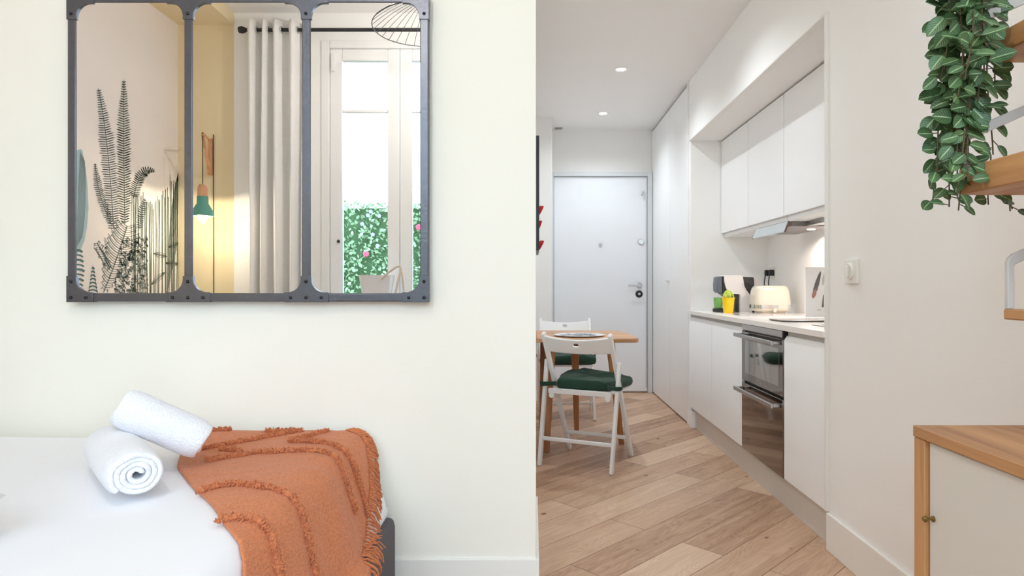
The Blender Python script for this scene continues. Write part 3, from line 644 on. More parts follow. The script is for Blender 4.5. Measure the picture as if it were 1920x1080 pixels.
def make_chair(label):
    t = thing('folding_chair', label, 'chair', (0, 0, 0), 0, 'white folding chairs at the dining table')
    W = 0.208
    for s in (-1, 1):
        # back post that runs down to become a front leg
        g = G().bar((s*W*0.985, 0.022, 0.778), (s*(W-0.002), 0.445, 0.0), 0.022, 0.034, up=(0, 1, 0.5))
        obj('leg', g, M['chair'], t, 0.005, local=True)
        g = G().bar((s*(W+0.020), 0.128, 0.61), (s*(W+0.012), 0.0, 0.0), 0.020, 0.034, up=(0, 1, 0))
        obj('leg', g, M['chair'], t, 0.005, local=True)
        obj('hinge_disc', G().lathe([(0.016, 0), (0.018, 0.004), (0.018, 0.014), (0.014, 0.018)], (s*(W-0.034), 0.085, 0.405), 16, Matrix.Rotation(R(90), 3, 'X')), M['chair'], t, local=True)
    # curved backrest with a finger hole
    def back(u, v):
        x = (u-0.5)*2*(W-0.008); k = 1-(2*u-1)**2
        z = 0.668 + 0.092*v - (0.018*k*v + 0.006*k*(1-v))
        y = 0.022 + (0.778-z)*0.545 - 0.034*k
        return (x, y, z)
    gb = G(); nu, nv = 24, 8
    pts = [[back(i/nu, j/nv) for j in range(nv+1)] for i in range(nu+1)]
    vs = [p for r in pts for p in r]; fs = []
    for i in range(nu):
        for j in range(nv):
            if i in (11, 12) and j in (4, 5): continue
            fs.append((i*(nv+1)+j, (i+1)*(nv+1)+j, (i+1)*(nv+1)+j+1, i*(nv+1)+j+1))
    gb.add(vs, fs)
    obj('backrest', gb, M['chair'], t, 0.003, solid=0.016, local=True, solid_off=0)
    obj('seat', G().box(-W+0.014, W-0.014, 0.11, 0.46, 0.425, 0.439).box(-W+0.0125, W-0.0125, 0.068, 0.096, 0.415, 0.445), M['chair'], t, 0.004, local=True)
    for y, z, ww in ((0.032, 0.155, W+0.004), (0.375, 0.125, W-0.012)):
        obj('stretcher', G().bar((-ww, y, z), (ww, y, z), 0.016, 0.022), M['chair'], t, 0.004, local=True)
    return t
def make_cushion(label):
    t = thing('seat_cushion', label, 'cushion', (0, 0, 0), 0, 'dark green seat cushions')
    rg = []
    def ring(z, k, puff):
        pts = []
        for i in range(48):
            a = 2*math.pi*i/48; ca, sa = math.cos(a), math.sin(a)
            e = 0.28
            x = math.copysign(abs(ca)**e, ca); y = math.copysign(abs(sa)**e, sa)
            yy = 0.285 + y*0.185*k
            hw = 0.172 if yy < 0.19 else 0.172 + min(1, (yy-0.19)/0.13)*0.052
            pts.append((x*hw*k, yy, z + (puff*1.3 if puff else 0)*math.exp(-((x*hw*k+0.09)**2+(yy-0.42)**2)/0.008) - 0.5*puff*math.exp(-((x*hw*k)**2+(yy-0.27)**2)/0.01) + puff*noise.noise(Vector((x*2.2, y*2.2, z*9)))))
        return pts
    zs = 0.4405
    for z, k, p in ((0.0, 0.90, 0), (0.004, 0.97, 0), (0.016, 1.0, 0.004), (0.034, 1.0, 0.01), (0.048, 0.985, 0.014), (0.057, 0.94, 0.018), (0.062, 0.80, 0.02), (0.066, 0.5, 0.022), (0.067, 0.15, 0.02)):
        rg.append(ring(zs + z, k, p))
    obj('pad', G().loft(rg), M['cushion'], t, local=True)
    for s in (-1, 1):
        obj('tie_strap', G().tube([(s*0.160, 0.112, 0.470), (s*0.195, 0.070, 0.472), (s*0.235, 0.055, 0.470), (s*0.252, 0.085, 0.468), (s*0.247, 0.12, 0.468)], 0.004, 8, flat=3.2), M['cushion'], t, local=True)
    return t
ch = make_chair('nearer white folding chair with its curved back towards the viewer')
ch.location = (0.235, 3.66, 0); ch.rotation_euler = (0, 0, R(-25))
dup(ch, (0.265, 5.43, 0), R(181), 'farther white folding chair behind the oak table by the entrance door')
cu = make_cushion('dark green cushion on the nearer folding chair')
cu.location = ch.location; cu.rotation_euler = ch.rotation_euler
dup(cu, (0.265, 5.43, 0), R(181), 'dark green cushion on the farther folding chair behind the table')

# wall art on the dining wall, seen almost edge on
wa = thing('wall_art', 'black framed wall art with projecting red petals on the dining wall', 'artwork', (-0.02, 4.1, 1.6))
obj('frame', G().box(-0.0195, 0.036, 3.9, 3.92, 1.27, 1.97).box(-0.0195, 0.036, 4.48, 4.5, 1.27, 1.97).box(-0.0195, 0.036, 3.92, 4.48, 1.27, 1.29).box(-0.0195, 0.036, 3.92, 4.48, 1.95, 1.97), M['dark'], wa, 0.002)
obj('canvas', G().box(-0.0195, 0.012, 3.92, 4.48, 1.29, 1.95), M['paperwhite'], wa)
for z, ln_, up_ in ((1.545, 0.056, 0.045), (1.455, 0.046, 0.055), (1.33, 0.058, 0.05)):
    g = G()
    for k in range(1):
        rings = []
        for i in range(9):
            t_ = i/8; wd_ = 0.026*math.sin(math.pi*(0.12+0.85*t_)) + 0.001
            c = Vector((0.008 + ln_*t_, 3.97 + 0.05*(1-t_), z - up_*(1-t_)))
            rings.append([(c.x - 0.35*wd_*math.sin(a)*0.3, c.y + wd_*math.cos(a)*0.9, c.z + wd_*math.sin(a)) for a in [2*math.pi*j/10 for j in range(10)]])
        g.loft(rings)
    obj('petal', g, M['red'], wa)

# ------------------------------------------------------------------ mirror
mr = thing('mirror', 'industrial three-panel mirror in a riveted dark iron frame above the bed', 'mirror', (-0.94, YM, 1.0))
S = 2.09/F
def mx_(x): return (x-1000)*S
def mz_(y): return H + (537-y)*S
FY0, FY1 = 2.088, YM-0.0005
fx0, fx1, fz0, fz1 = mx_(127), mx_(803.5), mz_(565.5), mz_(-11)
bw_ = 0.0275
bars = [(fx0, fx0+bw_), (mx_(345.5), mx_(361.5)), (mx_(566.5), mx_(582.5)), (fx1-bw_, fx1)]
for i, (a, b_) in enumerate(bars):
    obj('upright_bar', G().box(a, b_, FY0, 2.118, fz0+bw_, fz1-bw_), M['iron'], mr, 0.003)
obj('rail_bar', G().box(fx0, fx1, FY0, FY1, fz0, fz0+bw_), M['iron'], mr, 0.003)
obj('rail_bar', G().box(fx0, fx1, FY0, FY1, fz1-bw_, fz1), M['iron'], mr, 0.003)
obj('backing', G().box(fx0+0.004, fx1-0.004, 2.119, FY1, fz0+bw_, fz1-bw_), M['gap'], mr)
for i in range(3):
    a, b_ = bars[i][1], bars[i+1][0]
    obj('mirror_glass', G().box(a-0.004, b_+0.004, 2.0915, 2.117, fz0+bw_-0.004, fz1-bw_+0.004), M['mirror'], mr)
def fillet(cx, cz, dx, dz, r, n=8):
    """concave corner: points from the vertical arm to the horizontal arm"""
    return [(cx + dx*(r - r*math.cos(R(90*i/n))), cz + dz*(r - r*math.sin(R(90*i/n)))) for i in range(n+1)]
AR, AW = 0.078, 0.004
for ix, (a, b_) in enumerate(bars):
    for iz in (0, 1):
        zc = fz0 if iz == 0 else fz1; dz = 1 if iz == 0 else -1
        e = 0.0018
        zi = zc + dz*(bw_ + 0.003)
        zt = zc + dz*(bw_ + 0.056)
        def arm(dx, xi, xout):
            r = 0.043
            f = [(xi + dx*(r - r*math.cos(R(90*k/8))), zi + dz*(r - r*math.sin(R(90*k/8)))) for k in range(9)]
            return f
        poly = []
        L_, Rr = a - 0.003, b_ + 0.003
        if ix > 0:
            f = arm(-1, L_, 0)
            poly += [(L_ - 0.043 - 0.012, zc - dz*e), (L_ - 0.043 - 0.012, zi)] + f[::-1] + [(L_, zt)]
        else: poly += [(a - e, zc - dz*e), (a - e, zt)]
        if ix < 3:
            f = arm(1, Rr, 0)
            poly += [(Rr, zt)] + f + [(Rr + 0.043 + 0.012, zi), (Rr + 0.043 + 0.012, zc - dz*e)]
        else: poly += [(b_ + e, zt), (b_ + e, zc - dz*e)]
        pt = obj('corner_plate', G().prism(poly, 1, FY0-0.003, FY0+0.022), M['iron'], mr, 0.001)
        xm_ = (a+b_)/2; rv = [(xm_, zc + dz*0.013), (xm_, zc + dz*(bw_ + 0.038))]
        if ix > 0: rv.append((a - 0.036, zc + dz*0.013))
        if ix < 3: rv.append((b_ + 0.036, zc + dz*0.013))
        for (rx, rz) in rv:
            obj('rivet', G().lathe([(0.0055, 0), (0.0052, 0.002), (0.0036, 0.004), (0.0005, 0.005)], (rx, FY0-0.003, rz), 14, Matrix.Rotation(R(90), 3, 'X')), M['rivet'], pt)

# ------------------------------------------------------------------ bed
BY0, BY1 = 0.70, 2.09
PROF = [(-0.64, 0.572), (-0.60, 0.571), (-0.565, 0.562), (-0.543, 0.540), (-0.528, 0.505), (-0.510, 0.455), (-0.492, 0.400), (-0.478, 0.352), (-0.474, 0.325), (-0.476, 0.30)]
PROF_T = PROF[:8] + [(-0.466, 0.325), (-0.440, 0.312), (-0.430, 0.29), (-0.428, 0.2), (-0.427, 0.1)]
def follow(prof, s):
    """point and outward normal at arc length s along the foot end profile"""
    for i in range(len(prof)-1):
        a, b_ = Vector(prof[i]), Vector(prof[i+1]); l_ = (b_-a).length
        if s <= l_ or i == len(prof)-2:
            p = a + (b_-a)*(s/l_); 
            t = (b_-a)/l_
            return p, Vector((-t.y, t.x))
        s -= l_
def bed_top(U, V, prof=PROF, off=0.0, wr=0.0):
    n3 = noise.noise(Vector((U*3.1, V*3.1, 0.3)))*0.005 + noise.noise(Vector((U*9, V*9, 2.3)))*0.0012
    if U <= prof[0][0]: return Vector((U, V, prof[0][1] + off + n3))
    p, nn = follow(prof, U - prof[0][0])
    d = off + n3*0.6
    return Vector((p.x + abs(nn.x)*d, V, p.y + nn.y*d))
bd = thing('bed', 'bed with white linen and charcoal upholstered base below the mirror', 'bed', (-1.5, 1.4, 0))
def duvet(u, v):
    U = -2.5 + u*(2.5 - 0.64 + 0.36)
    e = 0.06
    V = BY0 + v*(BY1-BY0)
    p = bed_top(U, V)
    d = min(V-BY0, BY1-V)
    if d < e and U < -0.3:
        k = 1 - d/e; p.z -= 0.05*(1-math.sqrt(max(0, 1-k*k)))
    return p
g = G().grid(duvet, 150, 90)
obj('duvet', g, M['linen'], bd, solid=0.02, solid_off=-1)
obj('mattress', G().box(-2.5, -0.56, BY0+0.02, BY1-0.02, 0.26, 0.545), M['linen'], bd, 0.03, seg=4)
gb_ = G()
def rail(x0, x1, y0, y1): return rrect((x0+x1)/2, (y0+y1)/2, (x1-x0)/2, (y1-y0)/2, 0.018, 0, 4)
def railmesh(x0, x1, y0, y1, z0, z1):
    rings = []
    for z, k in ((z0, 0.0), (z1-0.03, 0.0), (z1-0.01, -0.004), (z1-0.003, -0.010), (z1, -0.018)):
        rings.append([(p[0], p[1], z) for p in rrect((x0+x1)/2, (y0+y1)/2, (x1-x0)/2+k, (y1-y0)/2+k, 0.018, z, 4)])
    return G().loft(rings)
obj('base_rail', railmesh(-0.492, -0.447, 0.68, 2.085, 0.03, 0.303), M['grey'], bd)
obj('base_rail', railmesh(-2.54, -0.494, 2.05, 2.085, 0.03, 0.27), M['grey'], bd)
obj('base_rail', railmesh(-2.54, -0.494, 0.68, 0.715, 0.03, 0.27), M['grey'], bd)
obj('base_platform', G().box(-2.54, -0.494, 0.716, 2.049, 0.05, 0.255), M['grey'], bd)
for x, y in ((-0.50, 0.74), (-0.50, 2.02), (-2.45, 0.74), (-2.45, 2.02)):
    obj('leg', G().box(x-0.02, x+0.02, y-0.02, y+0.02, 0, 0.05), M['dark'], bd)
obj('headboard', G().box(-2.592, -2.545, 0.68, 2.085, 0.03, 0.95), M['grey'], bd, 0.02, seg=3)

# throw
LEFT = [(-1.13, 2.075), (-1.04, 1.90), (-0.93, 1.67), (-0.80, 1.50), (-0.69, 1.37), (-0.60, 1.25), (-0.50, 1.15), (-0.40, 1.05), (-0.30, 0.98), (-0.16, 0.93)]
RIGHT = [(-0.60, 2.078), (-0.565, 2.072), (-0.533, 2.045), (-0.49, 2.00), (-0.447, 1.945), (-0.41, 1.90), (-0.38, 1.855), (-0.328, 1.79), (-0.295, 1.70), (-0.22, 1.60), (-0.16, 1.52)]
def poly_at(pl_, t):
    f = t*(len(pl_)-1); i = min(int(f), len(pl_)-2); f -= i
    return (pl_[i][0]*(1-f)+pl_[i+1][0]*f, pl_[i][1]*(1-f)+pl_[i+1][1]*f)
def throw_uv(t, w_):
    a, b_ = poly_at(LEFT, t), poly_at(RIGHT, t)
    return (a[0]*(1-w_)+b_[0]*w_, a[1]*(1-w_)+b_[1]*w_)
def throw_pt(U, V, off=0.0):
    fold = 0.006*max(0, noise.noise(Vector((U*5+3, V*11, 1.7)))) + 0.0022*noise.noise(Vector((U*16 + V*10, V*30 - U*12, 5)))
    drape = 0.010*(0.5+0.5*math.sin(V*21+U*3))*max(0, min(1, (U+0.58)/0.2))
    return bed_top(U, V, PROF_T, 0.010 + fold + drape + off)
tw = thing('throw_blanket', 'burnt orange tufted throw with fringe draped over the bed corner', 'throw', (-0.7, 1.6, 0.58))
obj('cloth', G().grid(lambda u, v: throw_pt(*throw_uv(u, v)), 130, 80), M['orange'], tw, solid=0.005, solid_off=-1)
def ridge(pts, r=0.0095):
    # resample and roughen into a chenille rope
    P = []
    for i in range(len(pts)-1):
        a, b_ = pts[i], pts[i+1]; L_ = math.dist(a, b_); n = max(2, int(L_/0.004))
        for k in range(n): P.append((a[0]+(b_[0]-a[0])*k/n, a[1]+(b_[1]-a[1])*k/n))
    # smooth
    for _ in range(14):
        P = [P[0]] + [((P[i-1][0]+P[i][0]*2+P[i+1][0])/4, (P[i-1][1]+P[i][1]*2+P[i+1][1])/4) for i in range(1, len(P)-1)] + [P[-1]]
    g = G(); C = []; rs = []
    for (U, V) in P:
        C.append(throw_pt(U, V + random.uniform(-0.0018, 0.0018), 0.004)); rs.append(r*random.uniform(0.45, 0.85))
    g.tube(C, rs, 7)
    for (U, V) in P:
        for _ in range(7):
            c = throw_pt(U + random.uniform(-0.004, 0.004), V + random.uniform(-0.010, 0.010), random.uniform(0.001, 0.012))
            d = Vector((random.uniform(-0.5, 0.5), random.uniform(-1, 1), random.uniform(-0.2, 1))).normalized()*random.uniform(0.003, 0.0065)
            g.tube([c - d, c, c + d], [0.0010, 0.0019, 0.0008], 4)
    return obj('tufted_ridge', g, M['tuft'], tw)
ridge([(-0.752, 1.44), (-0.735, 1.475), (-0.70, 1.49), (-0.61, 1.47), (-0.53, 1.45), (-0.44, 1.42), (-0.35, 1.40), (-0.22, 1.38)])
ridge([(-0.625, 1.265), (-0.605, 1.285), (-0.575, 1.30), (-0.53, 1.29), (-0.47, 1.265), (-0.40, 1.25), (-0.22, 1.23)])
ridge([(-0.87, 1.70), (-0.83, 1.745), (-0.78, 1.80), (-0.70, 1.81), (-0.64, 1.80), (-0.58, 1.80), (-0.53, 1.765), (-0.47, 1.75), (-0.41, 1.75)])
ridge([(-0.95, 1.84), (-0.91, 1.885), (-0.87, 1.93), (-0.83, 1.985), (-0.79, 2.03), (-0.76, 2.055)])
ridge([(-0.90, 1.84), (-0.85, 1.83), (-0.82, 1.80)])
ridge([(-0.66, 2.06), (-0.70, 1.98), (-0.745, 1.93), (-0.69, 1.925), (-0.63, 1.91), (-0.585, 1.88), (-0.53, 1.86), (-0.47, 1.845), (-0.41, 1.84), (-0.37, 1.83)])
ridge([(-0.86, 2.06), (-0.80, 2.06), (-0.74, 2.06)])
ridge([(-1.08, 2.02), (-1.02, 2.055), (-0.97, 2.06)])
fr = G()
for k in range(74):
    t = (k + 0.5)/74
    U, V = poly_at(RIGHT, t); U2, V2 = poly_at(RIGHT, min(1, t+0.01))
    ang0 = random.uniform(-0.45, 0.45)
    for s_ in range(4):
        ln_ = random.uniform(0.052, 0.082); ang = ang0 + random.uniform(-0.16, 0.16)
        du, dv = 0.75 + 0.35*ang, 0.55 - 0.5*ang
        nrm = math.hypot(du, dv); du /= nrm; dv /= nrm
        pts = []
        for i in range(6):
            f = i/5*ln_ - 0.012
            u_, v_ = U + du*f + random.uniform(-.0015, .0015), V + dv*f + random.uniform(-.0015, .0015)
            v_ = min(v_, 2.083)
            p = throw_pt(u_, v_, 0.002 + 0.010*math.sin(i/5*2.6)*random.uniform(0.3, 1.2))
            pts.append(p)
        fr.tube(pts, [0.0026, 0.0026, 0.0024, 0.0022, 0.0020, 0.0012], 5)
fro = obj('fringe', fr, M['tuft'], tw); fro['kind'] = 'stuff'

# rolled towels
def towel(name, label, a, b_, r, sq, turns, rot0):
    a, b_ = Vector(a), Vector(b_); t = (b_-a).normalized(); u = t.cross(Vector((0,0,1))).normalized(); w_ = u.cross(t)
    ln_ = (b_-a).length
    def fn(ui, vi):
        th = ui*turns*2*math.pi; rr = 0.010 + (r-0.010-0.0)*ui**0.92
        k = vi*ln_
        bulge = 1 - 0.16*(abs(2*vi-1)**7)
        wob = 1 + 0.05*noise.noise(Vector((math.cos(th)*1.6, math.sin(th)*1.6, vi*2.0 + r*50)))
        x = math.cos(th+rot0)*rr*bulge*wob; z = math.sin(th+rot0)*rr*bulge*wob*sq
        ax = k + 0.006*noise.noise(Vector((th*0.8, vi*3, 4.2)))
        return a + t*ax + u*x + w_*z
    g = G().grid(fn, int(40*turns), 26)
    o = obj(name, g, M['towel'], None, solid=0.0118, solid_off=0, sub=1)
    tag(o, label, 'towel', 'rolled white towels on the bed')
    return o
towel('rolled_towel', 'rolled white towel lying on the bed with its spiral end facing out', (-0.868, 1.405, 0.636), (-1.115, 1.685, 0.637), 0.060, 0.88, 3.6, R(9))
towel('rolled_towel', 'rolled white towel leaning across the other one and onto the orange throw', (-1.035, 1.60, 0.750), (-0.862, 1.672, 0.641), 0.055, 0.94, 3.2, R(150))
# pillow whose corner just enters the left edge of the picture
def pil(u, v):
    x, y = 2*u-1, 2*v-1
    h = (max(0, 1-abs(x)**2.6)*max(0, 1-abs(y)**2.6))**0.45
    return x, y, h
pg = G()
nu = nv = 24; vs = []; top = {}
for sgn in (1, -1):
    pg.grid(lambda u, v: (-1.265 + pil(u, v)[0]*0.26, 1.02 + pil(u, v)[1]*0.20, 0.652 + sgn*0.075*pil(u, v)[2] + 0.0), 24, 24)
tag(obj('pillow', pg, M['linen']), 'white pillow corner at the left edge of the picture on the bed', 'pillow')

# ------------------------------------------------------------------ things only seen in the mirror
MY = 2*2.0915      # virtual depth of the camera behind the mirror
def V3(x, y, D): return Vector(((x-1000)/F*D, MY-D, H + (537-y)/F*D))
# curtain and rod
rd = thing('curtain_rod', 'black iron curtain rod above the window in the mirror reflection', 'curtain rod', (-1.2, -0.4, 2.9))
D_ = 4.6; ry = MY-D_; rz_ = V3(0, 56, D_).z
obj('pole', G().tube([(-2.08, ry, rz_), (0.1, ry, rz_)], 0.013, 12), M['rod'], rd)
for x in (-2.085, 0.105):
    s_ = -1 if x < -1 else 1
    obj('finial', G().lathe([(0.013, -0.02), (0.02, -0.012), (0.026, 0.01), (0.022, 0.03), (0.008, 0.036)], (x, ry, rz_), 16, Matrix.Rotation(R(90*s_), 3, 'Y')), M['rod'], rd)
    obj('bracket', G().box(x-s_*0.05-0.008, x-s_*0.05+0.008, YB+0.0005, ry, rz_-0.008, rz_+0.008), M['rod'], rd)
cx0, cx1 = -2.05, -1.66
def curt(u, v):
    z = 2.955 - v*2.90
    x = cx0 + u*(cx1-cx0) + 0.012*math.sin(u*9+v*2)
    ph = u*math.pi*2*4.0
    y = ry + 0.045*math.sin(ph) * (1.0 + 0.15*math.sin(v*3)) + 0.006*noise.noise(Vector((u*8, v*3, 0)))
    return (x, y, z)
ct = thing('curtain', 'light linen eyelet curtain gathered left of the window in the mirror', 'curtain', (-1.88, ry, 0.05))
obj('curtain_cloth', G().grid(curt, 96, 40), M['curtain'], ct, solid=0.003)
for k in range(8):
    u = (k)/8.0 + 0.0
    x, y, z = curt(u + 0.001, 0.02)
    obj('eyelet', G().tube([(x + 0.004, ry + 0.021*math.cos(a), rz_ + 0.021*math.sin(a)) for a in [2*math.pi*i/16 for i in range(16)]], 0.004, 6, closed=True), M['chrome'], ct)

# wall lamp
lx, ly = -2.27, -0.21
wl = thing('wall_lamp', 'wooden bracket wall lamp with small green shade reflected in the mirror', 'lamp', (-2.35, YB, 1.6))
z1 = V3(0, 262, 4.7).z; z0 = V3(0, 330, 4.7).z
obj('wall_plate', G().box(-2.372, -2.345, YB+0.0005, YB+0.022, z0, z1), M['lampwood'], wl, 0.002)
obj('arm', G().bar((-2.3585, YB+0.022, z0+0.02), (lx, ly+0.0, z1-0.03), 0.018, 0.022), M['lampwood'], wl, 0.002)
obj('arm', G().bar((-2.3585, YB+0.022, z1-0.012), (lx, ly+0.0, z1-0.022), 0.012, 0.012), M['lampwood'], wl, 0.002)
zt = V3(0, 345, 4.39).z; zw = V3(0, 368, 4.39).z; zb = V3(0, 405, 4.39).z
obj('cord', G().tube([(lx, ly, z1-0.02), (lx, ly, zt)], 0.003, 6).tube([(-2.338, YB+0.006, z0+0.3), (-2.338, YB+0.006, z0), (-2.336, YB+0.006, 1.2), (-2.338, YB+0.006, 0.3)], 0.003, 6), M['rod'], wl)
obj('socket_cap', G().lathe([(0.004, zt), (0.022, zt-0.004), (0.033, zt-0.03), (0.033, zw)], (lx, ly, 0), 28), M['lampwood'], wl)
sh = G().lathe([(0.030, zw), (0.036, zw-0.001), (0.037, zw-0.05), (0.066, zb+0.035), (0.068, zb), (0.064, zb), (0.062, zb+0.033), (0.034, zw-0.05), (0.030, zw-0.006)], (lx, ly, 0), 32)
obj('lamp_shade', sh, M['lampgreen'], wl)
obj('bulb', G().sphere((lx, ly, zb-0.002), 0.034, 18, 12), M['bulb'], wl)
l = bpy.data.lights.new('wall_lamp_light', 'POINT'); l.energy = 6; l.color = (1.0, 0.86, 0.64); l.shadow_soft_size = 0.008
lo = bpy.data.objects.new('wall_lamp_light', l); COL.objects.link(lo); lo.parent = wl; lo.location = Vector((lx, ly, zb-0.046)) - wl.location

# wire ceiling pendant
pdx, pdy = V3(806, 0, 3.8).x, MY-3.8
pz = V3(0, 47, 3.8).z
pd = thing('pendant_lamp', 'black wire dome pendant lamp reflected in the top right of the mirror', 'lamp', (pdx, pdy, pz))
tilt = Matrix.Rotation(R(-4), 3, 'Y')
def pr(x, y, z): return Vector((pdx, pdy, pz)) + tilt @ Vector((x, y, z))
g = G(); RR = 0.335
g.tube([pr(RR*math.cos(a), RR*math.sin(a), 0) for a in [2*math.pi*i/56 for i in range(56)]], 0.003, 6, closed=True)
g.tube([pr(0.03*math.cos(a), 0.03*math.sin(a), 0.15) for a in [2*math.pi*i/20 for i in range(20)]], 0.003, 6, closed=True)
for k in range(34):
    a = 2*math.pi*k/34
    g.tube([pr((0.03+(RR-0.03)*f)*math.cos(a), (0.03+(RR-0.03)*f)*math.sin(a), 0.15*(1-f**1.7)) for f in [i/8 for i in range(9)]], 0.0017, 5)
obj('wire_shade', g, M['rod'], pd)
obj('lamp_holder', G().tube([pr(0, 0, 0.07), pr(0, 0, 0.165)], 0.02, 14), M['rod'], pd)
obj('cord', G().tube([pr(0, 0, 0.165), (pdx, pdy, CM-0.02)], 0.003, 6), M['rod'], pd)
obj('ceiling_rose', G().lathe([(0.001, -0.03), (0.04, -0.026), (0.045, 0.0)], (pdx, pdy, CM), 20), M['rod'], pd)
obj('bulb', G().sphere(pr(0, 0, 0.03), 0.036, 16, 10), M['bulb'], pd)
l = bpy.data.lights.new('pendant_light', 'POINT'); l.energy = 24; l.color = (1.0, 0.965, 0.93); l.shadow_soft_size = 0.03
lo = bpy.data.objects.new('pendant_light', l); COL.objects.link(lo); lo.parent = pd; lo.location = Vector(pr(0, 0, -0.04)) - pd.location

# basket on the window sill
bk = thing('basket', 'white tapered basket with rope handle on the window sill in the mirror', 'basket', (-1.1, -0.37, WZ0))
Db = 4.56; by_ = MY-Db; btop = V3(0, 516, Db).z; bx0, bx1 = V3(678, 0, Db).x, V3(742, 0, Db).x
bxm = (bx0+bx1)/2 - 0.012; bh = (bx1-bx0)/2
rings = []
for z, k in ((WZ0+0.001, 0.55), (btop-0.004, 0.97), (btop, 1.0), (btop, 0.95), (WZ0+0.02, 0.52)):
    rings.append(rrect(bxm, by_, bh*k, 0.085*k, 0.05*k, z, 5))
obj('body', G().loft(rings), M['basket'], bk)
hp = [V3(714, 524, Db-0.08), V3(728, 511, Db-0.09), V3(742, 501, Db-0.1), V3(750, 498, Db-0.1), V3(752, 505, Db-0.1), V3(748, 520, Db-0.1), V3(741, 550, Db-0.09)]
hp2 = [V3(750, 499, Db-0.1), V3(754, 515, Db-0.1), V3(758, 550, Db-0.09)]
obj('rope_handle', G().tube(hp, 0.008, 8).tube(hp2, 0.006, 8), M['rope'], bk)

# hedge and terrace outside
tag(obj('terrace', G().box(-6, 3, -7, YB-0.26, -0.25, -0.12), M['ground']), 'pale terrace outside the window', 'terrace', kind='structure')
HY = -3.6
hz = H + (537-380)/F*(MY-HY)
hgo = thing('hedge', 'dense green hedge with pink flowers outside the window in the mirror', 'hedge', (-1.7, HY-0.3, -0.12))
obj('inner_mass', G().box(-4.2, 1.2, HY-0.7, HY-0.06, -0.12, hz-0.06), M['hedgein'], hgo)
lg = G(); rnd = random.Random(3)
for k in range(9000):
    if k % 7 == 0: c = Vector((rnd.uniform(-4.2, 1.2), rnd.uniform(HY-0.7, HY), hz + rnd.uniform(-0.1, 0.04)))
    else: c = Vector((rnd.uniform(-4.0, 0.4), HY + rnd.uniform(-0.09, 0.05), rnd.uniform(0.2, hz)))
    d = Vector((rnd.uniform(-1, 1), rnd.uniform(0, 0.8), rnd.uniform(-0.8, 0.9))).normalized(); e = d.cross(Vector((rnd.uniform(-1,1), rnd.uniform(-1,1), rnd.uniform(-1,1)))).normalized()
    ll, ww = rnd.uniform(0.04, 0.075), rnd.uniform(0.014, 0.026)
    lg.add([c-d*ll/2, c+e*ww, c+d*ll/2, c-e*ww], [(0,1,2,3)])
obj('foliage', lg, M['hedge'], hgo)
def flower(x, y, m, r):
    D2 = MY-(HY+0.07); c = V3(x, y, D2); g = G()
    for k in range(5):
        a = 2*math.pi*k/5 + 0.3
        g.sphere(c + Vector((math.cos(a)*r*0.6, 0, math.sin(a)*r*0.6)), r*0.55, 8, 6, (1, 0.4, 1))
    obj('flower', g, m, hgo)
for x, y in ((731, 420), (686, 476), (785, 426)): flower(x, y, M['pink'], 0.032)
for x, y in ((695, 397), (711, 405), (679, 420), (699, 440), (708, 461), (690, 404)): flower(x, y, M['mauve'], 0.022)

# printed jungle on the wallpapered wall
class Mural:
    """ink lines laid on the side wall; coordinates follow the mirror view and are unrolled onto the wall"""
    def __init__(s): s.g = G(); s.k = 0
    def P(s, x, y, e):
        D = -XL*F/(1000-x); return (XL + 0.0006 + e, MY-D, H + (537-y)/F*D)
    def line(s, pts, w=0.45):
        pts = [Vector(p) for p in pts]
        if len(pts) < 2: return
        L_ = []; R_ = []
        for i, p in enumerate(pts):
            a = pts[max(0, i-1)]; b_ = pts[min(len(pts)-1, i+1)]; t = b_-a
            if t.length < 1e-6: t = Vector((1, 0))
            t.normalize(); n = Vector((-t.y, t.x))*w
            L_.append(p+n); R_.append(p-n)
        vs = [s.P(q.x, q.y, 0.0012) for q in L_] + [s.P(q.x, q.y, 0.0012) for q in R_]; k = len(pts)
        s.g.add(vs, [(i, i+1, k+i+1, k+i) for i in range(k-1)])
    def fill(s, poly, e=0.0006):
        s.g.add([s.P(x, y, e) for x, y in poly], [tuple(range(len(poly)))])
rm = random.Random(11)
def bez(p0, p1, p2, n=20): return [((1-t)**2*p0[0]+2*t*(1-t)*p1[0]+t*t*p2[0], (1-t)**2*p0[1]+2*t*(1-t)*p1[1]+t*t*p2[1]) for t in [i/n for i in range(n+1)]]
XMAX = 335.5
def clampx(p): return (min(p[0], XMAX), p[1])
def fern(mu, spine, wmax, step, w=0.42, up=0.35, hatch=True):
    n = len(spine); tot = 0; acc = 0
    mu.line(spine, 0.55)
    pts = [Vector(p) for p in spine]; L_ = sum((pts[i+1]-pts[i]).length for i in range(n-1)); d = step
    i = 0; pos = 0
    while d < L_ - 1:
        # locate
        rem = d; i = 0
        while i < n-2 and rem > (pts[i+1]-pts[i]).length: rem -= (pts[i+1]-pts[i]).length; i += 1
        t = (pts[i+1]-pts[i]).normalized(); p = pts[i] + t*rem; nn = Vector((-t.y, t.x))
        f = d/L_; ww = wmax*min(1, 0.25+f*2.2)*(1 if f < 0.85 else 1-(f-0.85)*2)   # from tip to root
        for sd in (-1, 1):
            l1 = ww*rm.uniform(0.85, 1.1); dirv = (nn*sd - t*up).normalized(); q = p + dirv*l1; b = step*0.36
            c1 = p + dirv*l1*0.5 - t*b; c2 = p + dirv*l1*0.5 + t*b*0.7
            out = bez(p, c1*1.0, q, 5) + bez(q, c2, p, 5)[1:]
            mu.line([clampx(o) for o in out], w)
            if hatch and rm.random() < 0.6:
                mu.line([clampx(p + dirv*l1*0.15 + t*b*0.2), clampx(p + dirv*l1*0.8)], w*rm.uniform(0.8, 2.0))
        d += step
fe = Mural()
